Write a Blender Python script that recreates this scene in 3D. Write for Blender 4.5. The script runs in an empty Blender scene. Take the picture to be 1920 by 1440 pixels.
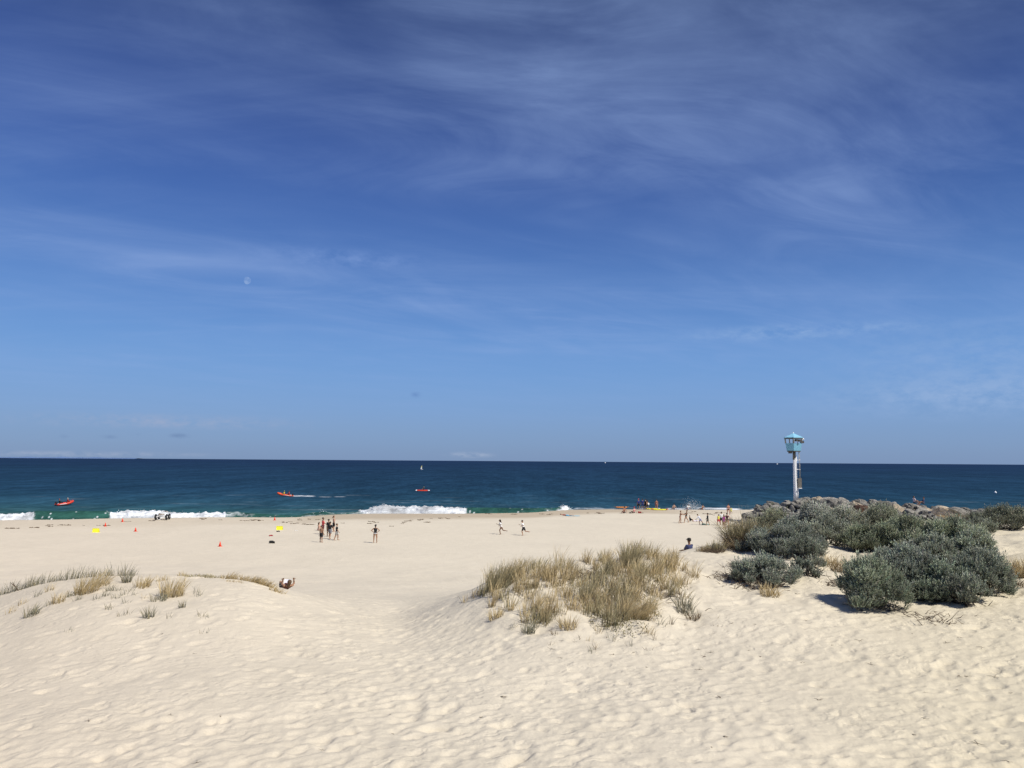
import bpy, bmesh, math, random
import numpy as np
from mathutils import Vector, Matrix
random.seed(7); rng = np.random.default_rng(11)
PI = math.pi; R = math.radians
scene = bpy.context.scene
col = scene.collection

# ---------------------------------------------------------------- camera
FPX = 1460.0; CAM = Vector((0, 0, 9.5)); PITCH = R(5.65); ROLL = R(0.39)
f = Vector((0, math.cos(PITCH), math.sin(PITCH)))
r0 = Vector((1, 0, 0)); u0 = Vector((0, -math.sin(PITCH), math.cos(PITCH)))
cr = r0 * math.cos(ROLL) + u0 * math.sin(ROLL)
cu = -r0 * math.sin(ROLL) + u0 * math.cos(ROLL)
cd = bpy.data.cameras.new('camera'); cam = bpy.data.objects.new('camera', cd); col.objects.link(cam)
cam.matrix_world = Matrix(((cr.x, cu.x, -f.x, CAM.x), (cr.y, cu.y, -f.y, CAM.y), (cr.z, cu.z, -f.z, CAM.z), (0, 0, 0, 1)))
cd.sensor_width = 36; cd.lens = FPX / 1920 * 36; cd.clip_end = 120000; cd.clip_start = 0.1
scene.camera = cam
def ray(px, py):
    d = f * FPX + cr * (px - 960) - cu * (py - 720)
    return d / d.y                      # y component 1
def at(px, py, Y): return CAM + ray(px, py) * Y
def hor(px): return 864.6 + (px - 960) * 0.00681

# ---------------------------------------------------------------- numpy noise
class VN:
    def __init__(s, seed, n=256): s.g = np.random.default_rng(seed).random((n, n)); s.n = n
    def __call__(s, x, y):
        x = np.asarray(x, float); y = np.asarray(y, float)
        xi = np.floor(x).astype(int); yi = np.floor(y).astype(int); fx = x - xi; fy = y - yi
        fx = fx * fx * (3 - 2 * fx); fy = fy * fy * (3 - 2 * fy); n = s.n
        a = s.g[yi % n, xi % n]; b = s.g[yi % n, (xi + 1) % n]; c = s.g[(yi + 1) % n, xi % n]; d = s.g[(yi + 1) % n, (xi + 1) % n]
        return (a * (1 - fx) + b * fx) * (1 - fy) + (c * (1 - fx) + d * fx) * fy * 1.0
def fbm(seed, x, y, oct=4, gain=.5):
    v = 0; a = 1; t = 0
    for k in range(oct):
        v = v + a * (VN(seed + k)(x * 2 ** k + 17.3 * k, y * 2 ** k + 5.1 * k) - .5); t += a; a *= gain
    return v / t * 2
def sstep(a, b, x):
    t = np.clip((np.asarray(x, float) - a) / (b - a), 0, 1); return t * t * (3 - 2 * t)

# ---------------------------------------------------------------- terrain
DS = np.array([0, 6, 9, 11, 14, 16, 18, 20, 22, 24, 26, 28, 31, 34, 38, 42, 47, 53, 60, 70, 85, 100, 400.])
def prof(*pts):
    d = [p[0] for p in pts]; z = [p[1] for p in pts]
    return np.interp(DS, d, z)
TAB = [
 (-2500, prof((0, 5.3), (11, 5.2), (18, 5.2), (24, 5.4), (30, 4.6), (45, 2.2), (60, 1.5), (80, 1.4))),
 (-500, prof((0, 5.3), (11, 5.1), (18, 5.1), (24, 5.2), (30, 4.4), (45, 2.2), (60, 1.5), (80, 1.4))),
 (0,   prof((0, 5.3), (11, 5.15), (18, 5.1), (21, 5.15), (24, 5.2), (26, 5.1), (30, 4.3), (45, 2.2), (60, 1.5), (80, 1.4))),
 (100, prof((0, 5.3), (11, 5.15), (18, 5.25), (21, 5.5), (24, 5.72), (26, 5.6), (30, 4.7), (45, 2.2), (60, 1.5), (80, 1.4))),
 (200, prof((0, 5.3), (11, 5.15), (18, 5.35), (21, 5.7), (24, 5.95), (26, 5.8), (30, 4.9), (45, 2.2), (60, 1.5), (80, 1.4))),
 (400, prof((0, 5.3), (11, 5.2), (14, 5.2), (18, 5.4), (21, 5.75), (24, 5.95), (26, 5.8), (30, 5.0), (36, 3.8), (45, 2.3), (60, 1.5), (80, 1.4))),
 (480, prof((0, 5.3), (11, 5.2), (14, 5.2), (18, 5.35), (21, 5.7), (24, 5.88), (26, 5.7), (30, 4.8), (36, 3.6), (45, 2.3), (60, 1.5), (80, 1.4))),
 (540, prof((0, 5.3), (11, 5.2), (18, 5.25), (22, 5.5), (24, 5.55), (27, 5.15), (32, 4.1), (36, 3.45), (45, 2.3), (60, 1.5), (80, 1.4))),
 (660, prof((0, 5.3), (11, 5.2), (18, 5.15), (22, 5.1), (27, 4.65), (33, 3.8), (40, 2.85), (50, 1.9), (60, 1.5), (80, 1.4))),
 (760, prof((0, 5.3), (11, 5.2), (18, 5.1), (22, 4.9), (27, 4.45), (33, 3.7), (40, 2.8), (50, 1.9), (60, 1.5), (80, 1.4))),
 (850, prof((0, 5.3), (11, 5.2), (18, 5.1), (20, 5.2), (23, 5.4), (27, 4.9), (33, 3.9), (40, 2.8), (50, 1.9), (60, 1.5), (80, 1.4))),
 (960, prof((0, 5.3), (11, 5.2), (17.5, 5.15), (20, 5.55), (23, 6.3), (25, 6.2), (29, 5.2), (36, 3.8), (45, 2.2), (60, 1.5), (80, 1.4))),
 (1050, prof((0, 5.3), (11, 5.2), (17, 5.15), (20, 5.75), (23, 6.5), (25, 6.45), (29, 5.4), (36, 3.9), (45, 2.2), (60, 1.5), (80, 1.4))),
 (1130, prof((0, 5.3), (11, 5.2), (17, 5.2), (20, 5.8), (23, 6.5), (25, 6.45), (29, 5.5), (36, 3.9), (45, 2.2), (60, 1.5), (80, 1.4))),
 (1210, prof((0, 5.3), (11, 5.2), (17, 5.2), (20, 5.85), (23, 6.65), (25, 6.65), (30, 5.7), (38, 3.9), (50, 2.2), (60, 1.5), (80, 1.4))),
 (1290, prof((0, 5.3), (11, 5.2), (17, 5.2), (20, 5.65), (22, 6.05), (25, 6.35), (28, 6.42), (31, 6.1), (36, 5.0), (42, 4.15), (50, 2.5), (60, 1.5), (80, 1.4))),
 (1350, prof((0, 5.3), (11, 5.2), (17, 5.25), (20, 5.7), (24, 6.2), (28, 6.5), (31, 6.45), (36, 5.3), (50, 2.5), (60, 1.5), (80, 1.4))),
 (1450, prof((0, 5.3), (11, 5.2), (16, 5.25), (20, 5.75), (24, 6.2), (28, 6.5), (35, 6.5), (42, 5.9), (55, 3.0), (70, 1.6), (80, 1.5))),
 (1600, prof((0, 5.3), (11, 5.2), (15, 5.25), (19, 5.6), (23, 6.05), (28, 6.45), (35, 6.55), (45, 6.3), (60, 3.0), (75, 1.8), (85, 1.6))),
 (1850, prof((0, 5.3), (11, 5.2), (15, 5.3), (19, 5.7), (23, 6.1), (28, 6.4), (35, 6.5), (45, 6.3), (60, 3.2), (75, 1.9), (85, 1.6))),
 (1920, prof((0, 5.3), (11, 5.25), (15, 5.35), (19, 5.8), (23, 6.2), (28, 6.45), (35, 6.6), (45, 6.4), (60, 3.4), (75, 2.0), (85, 1.6))),
 (2600, prof((0, 5.4), (11, 5.4), (15, 5.6), (19, 6.1), (23, 6.5), (28, 6.8), (35, 6.9), (45, 6.5), (60, 3.6), (75, 2.0), (85, 1.6))),
 (5000, prof((0, 5.4), (11, 5.6), (23, 6.4), (35, 6.9), (45, 6.5), (60, 3.6), (75, 2.0), (85, 1.6))),
]
SH = [(-2500, 97), (-400, 98), (0, 100), (130, 102), (220, 105), (400, 108), (560, 108.5), (620, 114.5), (700, 118), (870, 119), (1000, 122), (1060, 130), (1150, 133), (1250, 133), (1400, 133), (1920, 135), (5000, 135)]
UPX = np.linspace(-2500, 5000, 751); DG = np.concatenate([np.arange(0, 60, .5), np.arange(60, 401, 2.)])
def build_table():
    A = np.array([np.interp(DG, DS, t[1]) for t in TAB]); px = np.array([t[0] for t in TAB])
    B = np.array([np.interp(UPX, px, A[:, j]) for j in range(A.shape[1])]).T      # (px, d)
    k = np.exp(-.5 * (np.arange(-6, 7) / 2.2) ** 2); k /= k.sum()
    B = np.apply_along_axis(lambda v: np.convolve(np.pad(v, 6, 'edge'), k, 'valid'), 0, B)
    k2 = np.exp(-.5 * (np.arange(-3, 4) / 1.3) ** 2); k2 /= k2.sum()
    B = np.apply_along_axis(lambda v: np.convolve(np.pad(v, 3, 'edge'), k2, 'valid'), 1, B)
    return B
BT = build_table()
SHD = np.interp(UPX, [s[0] for s in SH], [s[1] for s in SH])
kk = np.exp(-.5 * (np.arange(-5, 6) / 1.6) ** 2); kk /= kk.sum(); SHD = np.convolve(np.pad(SHD, 5, 'edge'), kk, 'valid')
def shore(px): return np.interp(px, UPX, SHD)
# trampled detail map
gx0, gx1, gy0, gy1, gs = -21., 21., 8., 36., .03
nx = int((gx1 - gx0) / gs); ny = int((gy1 - gy0) / gs)
DM = np.zeros((ny, nx), np.float32)
def stamp(x, y, r, depth, asp, ang, rim=.35):
    w = r * asp * 2.4; i0 = int((x - w - gx0) / gs); i1 = int((x + w - gx0) / gs) + 1; j0 = int((y - w - gy0) / gs); j1 = int((y + w - gy0) / gs) + 1
    if i0 < 0 or j0 < 0 or i1 >= nx or j1 >= ny: return
    X, Y = np.meshgrid(gx0 + np.arange(i0, i1) * gs - x, gy0 + np.arange(j0, j1) * gs - y)
    c, s = math.cos(ang), math.sin(ang); a = (X * c + Y * s) / asp; b = -X * s + Y * c; q = (a * a + b * b) / (r * r)
    DM[j0:j1, i0:i1] += depth * (-np.exp(-q ** 2.2) + rim * np.exp(-(np.sqrt(q) - 1.45) ** 2 * 5))
dens = VN(91)
for k in range(24000):
    y = 8.4 + (36 - 8.8) * random.random() ** 1.15; x = random.uniform(-.95, .95) * (y + 1)
    px = 960 + x / y * 1460
    w = .22 + .78 * float(sstep(250, 900, px)) if y < 23 else .5
    if y < 14: w = max(w, .55)
    if random.random() > w * (.35 + .9 * float(dens(x * .35, y * .35))): continue
    r = random.uniform(.05, .10) * random.choice([1, 1, 1, 1.3, 1.7])
    stamp(x, y, r, random.uniform(.006, .023) * (r / .10), random.uniform(1.1, 2.1), random.gauss(.75, .35) if px < 1000 else random.gauss(.15, .4), random.uniform(.05, .35))
def detail(x, y):
    fx = (x - gx0) / gs; fy = (y - gy0) / gs
    ok = (fx > 0) & (fx < nx - 2) & (fy > 0) & (fy < ny - 2)
    fx = np.clip(fx, 0, nx - 2.001); fy = np.clip(fy, 0, ny - 2.001); i = fx.astype(int); j = fy.astype(int); a = fx - i; b = fy - j
    v = (DM[j, i] * (1 - a) + DM[j, i + 1] * a) * (1 - b) + (DM[j + 1, i] * (1 - a) + DM[j + 1, i + 1] * a) * b
    return np.where(ok, v, 0)
def base_h(x, y):
    x = np.asarray(x, float); y = np.asarray(y, float); yy = np.maximum(y, 8.)
    px = np.clip(960 + x / yy * 1460, -2490, 4990); d = np.clip(y, 0, 399)
    fi = (px + 2500) / 10; i = np.clip(fi.astype(int), 0, 749); a = fi - i
    dj = np.where(d < 60, d / .5, 120 + (d - 60) / 2); j = np.clip(dj.astype(int), 0, len(DG) - 2); b = dj - j
    z = (BT[i, j] * (1 - a) + BT[i + 1, j] * a) * (1 - b) + (BT[i, j + 1] * (1 - a) + BT[i + 1, j + 1] * a) * b
    near = 1 - sstep(50, 75, y)
    z = z + near * (.10 * fbm(3, x * .35, y * .35, 3) * sstep(6, 14, y)) + .05 * fbm(8, x * .06, y * .06, 2) * (1 - near)
    hum = sstep(870, 960, px) * (1 - sstep(1290, 1340, px)) * sstep(17.5, 20, y) * (1 - sstep(25, 28, y))
    hum2 = sstep(1300, 1400, px) * sstep(19, 22, y) * (1 - sstep(34, 38, y))
    z = z + hum * .20 * fbm(21, x * 1.1, y * 1.1, 3) + hum2 * .16 * fbm(25, x * .8, y * .8, 3)
    sd = shore(px); e = y - sd
    z = z + .12 * np.exp(-(e / 5.) ** 2)
    z = z - np.where(e > 0, e / 6. * sstep(0, 3, e), 0)
    return np.maximum(z, -3)
def full_h(x, y):
    z = base_h(x, y) + detail(x, y)
    n = sstep(8, 12, y) * (1 - sstep(45, 70, y))
    return z + n * (.012 * fbm(31, x * 2.2 + y * .5, y * 2.8, 3) + .006 * fbm(41, x * 7, y * 7, 2))
def ground(px, py, ymin=9., ymax=None):
    d = ray(px, py); ymax = ymax or float(shore(px)) + 1
    Y = np.arange(ymin, ymax, .05); X = d.x * Y; Z = CAM.z + d.z * Y; H = full_h(X, Y)
    k = np.nonzero(Z <= H)[0]
    i = k[0] if len(k) else int(np.argmin(Z - H + 0 * Y)) if ymax < 60 else len(Y) - 20
    return Vector((X[i], Y[i], H[i]))
def gz(x, y): return float(full_h(np.array([x]), np.array([y]))[0])

# ---------------------------------------------------------------- mesh helpers
def srgb(r, g, b):
    return tuple(((c / 255 + .055) / 1.055) ** 2.4 if c > 10 else c / 255 / 12.92 for c in (r, g, b))
class MB:
    def __init__(s): s.v = []; s.f = []; s.c = []; s.n = 0; s.hasc = False
    def add(s, v, f, c=None):
        v = np.asarray(v, float).reshape(-1, 3); o = s.n; s.v.append(v); s.f.extend([tuple(int(i) + o for i in q) for q in f]); s.n += len(v)
        if c is not None: s.hasc = True
        cc = np.ones((len(v), 3)) if c is None else np.broadcast_to(np.asarray(c, float), (len(v), 3)); s.c.append(cc)
        return s
    def box(s, c, size, rot=None, col_=None, taper=1.0):
        x, y, z = [k / 2 for k in size]; vs = []
        for k in (-1, 1):
            t = taper if k > 0 else 1
            vs += [(-x * t, -y * t, k * z), (x * t, -y * t, k * z), (x * t, y * t, k * z), (-x * t, y * t, k * z)]
        vs = np.array(vs)
        if rot is not None: vs = vs @ np.array(rot.to_3x3()).T
        return s.add(vs + np.array(c), [(3, 2, 1, 0), (4, 5, 6, 7), (0, 1, 5, 4), (1, 2, 6, 5), (2, 3, 7, 6), (3, 0, 4, 7)], col_)
    def sweep(s, pts, rad, n=8, col_=None, cap=True, sq=(1, 1)):
        pts = [Vector(p) for p in pts]; m = len(pts)
        if not hasattr(rad, '__len__'): rad = [rad] * m
        vs = []; up = None
        for i, p in enumerate(pts):
            t = (pts[min(i + 1, m - 1)] - pts[max(i - 1, 0)])
            t = t.normalized() if t.length > 1e-9 else Vector((0, 0, 1))
            if up is None:
                up = Vector((0, 0, 1)) if abs(t.z) < .9 else Vector((1, 0, 0))
            a = t.cross(up); a = a.normalized() if a.length > 1e-6 else t.orthogonal().normalized(); b = a.cross(t).normalized(); up = b
            for k in range(n):
                th = 2 * PI * k / n; vs.append(p + (a * math.cos(th) * sq[0] + b * math.sin(th) * sq[1]) * rad[i])
        fs = []
        for i in range(m - 1):
            for k in range(n):
                k2 = (k + 1) % n; fs.append((i * n + k, i * n + k2, (i + 1) * n + k2, (i + 1) * n + k))
        if cap: fs.append(tuple(range(n - 1, -1, -1))); fs.append(tuple((m - 1) * n + k for k in range(n)))
        return s.add([tuple(v) for v in vs], fs, col_)
    def ell(s, c, r, rot=None, n=10, m=7, col_=None):
        vs = [(0, 0, -1)]; 
        for i in range(1, m):
            th = -PI / 2 + PI * i / m
            for k in range(n): vs.append((math.cos(th) * math.cos(2 * PI * k / n), math.cos(th) * math.sin(2 * PI * k / n), math.sin(th)))
        vs.append((0, 0, 1)); fs = []
        for k in range(n): fs.append((0, 1 + (k + 1) % n, 1 + k))
        for i in range(m - 2):
            for k in range(n): a = 1 + i * n; fs.append((a + k, a + (k + 1) % n, a + n + (k + 1) % n, a + n + k))
        a = 1 + (m - 2) * n; L = len(vs) - 1
        for k in range(n): fs.append((a + k, a + (k + 1) % n, L))
        vs = np.array(vs) * np.array(r)
        if rot is not None: vs = vs @ np.array(rot.to_3x3()).T
        return s.add(vs + np.array(c), fs, col_)
    def cap(s, p0, p1, ra, rb, n=9, col_=None):      # tapered capsule
        p0 = Vector(p0); p1 = Vector(p1); d = p1 - p0; L = d.length; t = d / L
        pts = []; rr = []
        for a in (-.999, -.7, -.35, 0): pts.append(p0 + t * ra * a); rr.append(ra * math.sqrt(1 - a * a) + 1e-4)
        for a in (0, .35, .7, .999): pts.append(p1 + t * rb * a); rr.append(rb * math.sqrt(1 - a * a) + 1e-4)
        return s.sweep(pts, rr, n, col_)
    def mesh(s, name, smooth=True):
        me = bpy.data.meshes.new(name); V = np.concatenate(s.v) if s.v else np.zeros((0, 3))
        nf = len(s.f); lt = np.array([len(q) for q in s.f], np.int32); li = np.fromiter((i for q in s.f for i in q), np.int32)
        me.vertices.add(len(V)); me.vertices.foreach_set('co', V.astype(np.float32).ravel())
        me.loops.add(len(li)); me.loops.foreach_set('vertex_index', li)
        me.polygons.add(nf); me.polygons.foreach_set('loop_start', np.concatenate([[0], np.cumsum(lt)[:-1]]).astype(np.int32)); me.polygons.foreach_set('loop_total', lt)
        me.polygons.foreach_set('use_smooth', np.full(nf, bool(smooth)))
        if s.hasc:
            at_ = me.color_attributes.new('Col', 'FLOAT_COLOR', 'POINT'); C = np.concatenate(s.c); at_.data.foreach_set('color', np.hstack([C, np.ones((len(C), 1))]).astype(np.float32).ravel())
        me.update(calc_edges=True); me.validate(); return me
def link(name, me, mat=None, parent=None, loc=None):
    o = bpy.data.objects.new(name, me); col.objects.link(o)
    if mat is not None and me is not None and not me.materials: me.materials.append(mat)
    if parent is not None: o.parent = parent
    if loc is not None: o.location = loc
    return o
def part(name, mb, mat, parent=None, loc=None, smooth=True): return link(name, mb.mesh(name, smooth), mat, parent, loc)
def tag(o, label=None, cat=None, group=None, kind=None):
    if label: o['label'] = label
    if cat: o['category'] = cat
    if group: o['group'] = group
    if kind: o['kind'] = kind
    return o
def empty(name, loc, rz=0, label=None, cat=None, group=None):
    o = bpy.data.objects.new(name, None); col.objects.link(o); o.location = loc; o.rotation_euler = (0, 0, rz); o.empty_display_size = .2
    return tag(o, label, cat, group)

# ---------------------------------------------------------------- materials
def newmat(name):
    m = bpy.data.materials.new(name); m.use_nodes = True; nt = m.node_tree; nt.nodes.clear()
    out = nt.nodes.new('ShaderNodeOutputMaterial'); return m, nt, out
def N(nt, t, **kw):
    n = nt.nodes.new(t)
    for k, v in kw.items():
        if k.startswith('i_'): 
            key = k[2:].replace('_', ' '); n.inputs[key].default_value = v
        else: setattr(n, k, v)
    return n
def L(nt, a, b): nt.links.new(a, b)
MC = {}
def mat(name, c, rough=.6, var=.12, scale=8., metal=0., bump=0., attr=False, spec=.35):
    if name in MC: return MC[name]
    m, nt, out = newmat(name); p = N(nt, 'ShaderNodeBsdfPrincipled'); L(nt, p.outputs[0], out.inputs[0])
    p.inputs['Roughness'].default_value = rough; p.inputs['Metallic'].default_value = metal; p.inputs['Specular IOR Level'].default_value = spec
    tc = N(nt, 'ShaderNodeTexCoord'); nz = N(nt, 'ShaderNodeTexNoise'); nz.inputs['Scale'].default_value = scale; nz.inputs['Detail'].default_value = 5; L(nt, tc.outputs['Object'], nz.inputs['Vector'])
    mr = N(nt, 'ShaderNodeMapRange'); mr.inputs['From Min'].default_value = .25; mr.inputs['From Max'].default_value = .75; mr.inputs['To Min'].default_value = 1 - var; mr.inputs['To Max'].default_value = 1 + var
    L(nt, nz.outputs[0], mr.inputs[0])
    mx = N(nt, 'ShaderNodeMix', data_type='RGBA', blend_type='MULTIPLY'); mx.inputs[0].default_value = 1
    if attr: 
        a = N(nt, 'ShaderNodeVertexColor', layer_name='Col'); L(nt, a.outputs[0], mx.inputs[6])
    else: mx.inputs[6].default_value = (*c, 1)
    cb = N(nt, 'ShaderNodeCombineColor'); 
    for k in range(3): L(nt, mr.outputs[0], cb.inputs[k])
    L(nt, cb.outputs[0], mx.inputs[7]); L(nt, mx.outputs[2], p.inputs['Base Color'])
    if bump:
        b = N(nt, 'ShaderNodeBump'); b.inputs['Strength'].default_value = bump; b.inputs['Distance'].default_value = .05; L(nt, nz.outputs[0], b.inputs['Height']); L(nt, b.outputs[0], p.inputs['Normal'])
    MC[name] = m; return m

# ---------------------------------------------------------------- sun and sky
SUN_EL = R(50); SUN_AZ = math.atan2(-.72, 1.0)       # direction towards the sun in the xy plane (right and behind)
sd = Vector((math.cos(SUN_EL) * math.cos(SUN_AZ), math.cos(SUN_EL) * math.sin(SUN_AZ), math.sin(SUN_EL)))
sl = bpy.data.lights.new('sun', 'SUN'); sl.energy = 4.7; sl.angle = R(.53); sl.color = (1, .955, .88)
so = bpy.data.objects.new('sun', sl); col.objects.link(so); so.rotation_euler = sd.to_track_quat('Z', 'Y').to_euler(); so.location = (0, -20, 60)
def build_world():
    w = bpy.data.worlds.new('World'); scene.world = w; w.use_nodes = True; nt = w.node_tree; nt.nodes.clear()
    out = N(nt, 'ShaderNodeOutputWorld'); bg = N(nt, 'ShaderNodeBackground'); L(nt, bg.outputs[0], out.inputs[0]); bg.inputs[1].default_value = 1
    tc = N(nt, 'ShaderNodeTexCoord'); sx = N(nt, 'ShaderNodeSeparateXYZ'); L(nt, tc.outputs['Generated'], sx.inputs[0])
    asn = N(nt, 'ShaderNodeMath', operation='ARCSINE'); L(nt, sx.outputs[2], asn.inputs[0])
    mr = N(nt, 'ShaderNodeMapRange'); mr.inputs['From Min'].default_value = 0; mr.inputs['From Max'].default_value = R(60); L(nt, asn.outputs[0], mr.inputs[0])
    ramp = N(nt, 'ShaderNodeValToRGB'); L(nt, mr.outputs[0], ramp.inputs[0]); cr_ = ramp.color_ramp; cr_.interpolation = 'B_SPLINE'
    stops = SKY
    while len(cr_.elements) < len(stops): cr_.elements.new(.5)
    for e, (d, c) in zip(cr_.elements, stops): e.position = d / 60; e.color = (*srgb(*c), 1)
    # physical sky folded in
    ns = N(nt, 'ShaderNodeTexSky', sky_type='NISHITA'); ns.sun_disc = False; ns.sun_elevation = SUN_EL; ns.sun_rotation = PI / 2 - SUN_AZ; ns.altitude = 10; ns.air_density = 1; ns.dust_density = .6; ns.ozone_density = 2.5
    nm = N(nt, 'ShaderNodeMix', data_type='RGBA', blend_type='MULTIPLY'); nm.inputs[0].default_value = 1; L(nt, ns.outputs[0], nm.inputs[6]); nm.inputs[7].default_value = (.055, .062, .075, 1)
    m0 = N(nt, 'ShaderNodeMix', data_type='RGBA'); m0.inputs[0].default_value = .85; L(nt, nm.outputs[2], m0.inputs[6]); L(nt, ramp.outputs[0], m0.inputs[7])
    # left-right tint (the right of the sky is deeper high up)
    mx = N(nt, 'ShaderNodeMapRange'); mx.inputs['From Min'].default_value = -.5; mx.inputs['From Max'].default_value = .55; mx.inputs['To Min'].default_value = 1.06; mx.inputs['To Max'].default_value = .80; L(nt, sx.outputs[0], mx.inputs[0])
    hi = N(nt, 'ShaderNodeMapRange'); hi.inputs['From Min'].default_value = .12; hi.inputs['From Max'].default_value = .45; L(nt, sx.outputs[2], hi.inputs[0])
    mf = N(nt, 'ShaderNodeMix', data_type='FLOAT'); L(nt, hi.outputs[0], mf.inputs[0]); mf.inputs[2].default_value = 1; L(nt, mx.outputs[0], mf.inputs[3])
    m1 = N(nt, 'ShaderNodeVectorMath', operation='SCALE'); L(nt, m0.outputs[2], m1.inputs[0]); L(nt, mf.outputs[0], m1.inputs['Scale'])
    # cirrus, on a plane overhead
    ad = N(nt, 'ShaderNodeMath', operation='ADD'); L(nt, sx.outputs[2], ad.inputs[0]); ad.inputs[1].default_value = .10
    dx = N(nt, 'ShaderNodeMath', operation='DIVIDE'); L(nt, sx.outputs[0], dx.inputs[0]); L(nt, ad.outputs[0], dx.inputs[1])
    dy = N(nt, 'ShaderNodeMath', operation='DIVIDE'); L(nt, sx.outputs[1], dy.inputs[0]); L(nt, ad.outputs[0], dy.inputs[1])
    cb = N(nt, 'ShaderNodeCombineXYZ'); L(nt, dx.outputs[0], cb.inputs[0]); L(nt, dy.outputs[0], cb.inputs[1])
    def layer(rot, sc, nscale, lo, hi_, detail=8, dist=.6, off=0, rough=.6):
        mp = N(nt, 'ShaderNodeMapping', vector_type='TEXTURE'); mp.inputs['Rotation'].default_value = (0, 0, R(rot)); mp.inputs['Scale'].default_value = sc; mp.inputs['Location'].default_value = (off, off * .7, off * .3); L(nt, cb.outputs[0], mp.inputs[0])
        nz = N(nt, 'ShaderNodeTexNoise'); nz.inputs['Scale'].default_value = nscale; nz.inputs['Detail'].default_value = detail; nz.inputs['Roughness'].default_value = rough; nz.inputs['Distortion'].default_value = dist; L(nt, mp.outputs[0], nz.inputs['Vector'])
        r_ = N(nt, 'ShaderNodeMapRange', interpolation_type='SMOOTHSTEP'); r_.inputs['From Min'].default_value = lo; r_.inputs['From Max'].default_value = hi_; L(nt, nz.outputs[0], r_.inputs[0]); return r_.outputs[0]
    a = layer(33, (2.2, 1, 1), 1.5, .26, .86, dist=1.5, off=6.3, rough=.56)
    b = layer(20, (2.4, 1, 1), 2.6, .34, .86, dist=1.6, off=2.2, rough=.62)
    c = layer(40, (2.0, 1.4, 1), .9, .28, .72, detail=3, dist=.6, off=4.9)
    d = layer(-6, (4.5, 1, 1), 1.5, .50, .82, detail=7, dist=.6, off=5.2)
    s1 = N(nt, 'ShaderNodeMath', operation='ADD'); L(nt, a, s1.inputs[0]); L(nt, b, s1.inputs[1])
    s2 = N(nt, 'ShaderNodeMath', operation='MULTIPLY_ADD'); L(nt, s1.outputs[0], s2.inputs[0]); L(nt, c, s2.inputs[1]); 
    dm = N(nt, 'ShaderNodeMath', operation='MULTIPLY'); L(nt, d, dm.inputs[0]); dm.inputs[1].default_value = .5; L(nt, dm.outputs[0], s2.inputs[2])
    fade = N(nt, 'ShaderNodeMapRange'); fade.inputs['From Min'].default_value = .03; fade.inputs['From Max'].default_value = .16; L(nt, sx.outputs[2], fade.inputs[0])
    # cloud bank low on the right
    gain = N(nt, 'ShaderNodeMath', operation='MULTIPLY'); L(nt, s2.outputs[0], gain.inputs[0]); L(nt, fade.outputs[0], gain.inputs[1])
    g2 = N(nt, 'ShaderNodeMath', operation='MULTIPLY', use_clamp=True); L(nt, gain.outputs[0], g2.inputs[0]); g2.inputs[1].default_value = CIRRUS
    m2 = N(nt, 'ShaderNodeMix', data_type='RGBA'); L(nt, g2.outputs[0], m2.inputs[0]); L(nt, m1.outputs[0], m2.inputs[6]); m2.inputs[7].default_value = (*srgb(150, 176, 224), 1)
    # small scraps of cloud at given directions
    last = m2.outputs[2]
    nzc = N(nt, 'ShaderNodeTexNoise'); nzc.inputs['Scale'].default_value = 38; nzc.inputs['Detail'].default_value = 6; nzc.inputs['Roughness'].default_value = .65
    mpc = N(nt, 'ShaderNodeMapping'); mpc.inputs['Scale'].default_value = (1, 1, 2.2); L(nt, tc.outputs['Generated'], mpc.inputs[0]); L(nt, mpc.outputs[0], nzc.inputs['Vector'])
    for (px, py, wx, wz, colr, st) in SCRAPS:
        v = ray(px, py).normalized()
        sb = N(nt, 'ShaderNodeVectorMath', operation='SUBTRACT'); L(nt, tc.outputs['Generated'], sb.inputs[0]); sb.inputs[1].default_value = v
        ml = N(nt, 'ShaderNodeVectorMath', operation='MULTIPLY'); L(nt, sb.outputs[0], ml.inputs[0]); ml.inputs[1].default_value = (FPX / wx, FPX / wx * .6, FPX / wz)
        ln = N(nt, 'ShaderNodeVectorMath', operation='LENGTH'); L(nt, ml.outputs[0], ln.inputs[0])
        r_ = N(nt, 'ShaderNodeMapRange', interpolation_type='SMOOTHSTEP'); r_.inputs['From Min'].default_value = 1; r_.inputs['From Max'].default_value = -.1; L(nt, ln.outputs['Value'], r_.inputs[0])
        n2 = N(nt, 'ShaderNodeMapRange'); n2.inputs['From Min'].default_value = .38; n2.inputs['From Max'].default_value = .62; L(nt, nzc.outputs[0], n2.inputs[0])
        mm = N(nt, 'ShaderNodeMath', operation='MULTIPLY'); L(nt, r_.outputs[0], mm.inputs[0]); L(nt, n2.outputs[0], mm.inputs[1])
        m3 = N(nt, 'ShaderNodeMath', operation='MULTIPLY', use_clamp=True); L(nt, mm.outputs[0], m3.inputs[0]); m3.inputs[1].default_value = st
        mc = N(nt, 'ShaderNodeMix', data_type='RGBA'); L(nt, m3.outputs[0], mc.inputs[0]); L(nt, last, mc.inputs[6]); mc.inputs[7].default_value = (*srgb(*colr), 1); last = mc.outputs[2]
    L(nt, last, bg.inputs[0])
SKY = [(0, (126, 152, 192)), (1.2, (127, 157, 198)), (3.5, (126, 163, 213)), (6.5, (116, 162, 220)), (10, (101, 148, 213)), (15, (76, 118, 189)), (21, (60, 93, 166)), (27, (48, 74, 138)), (33, (39, 60, 114)), (60, (26, 44, 96))]
CIRRUS = .31
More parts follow.
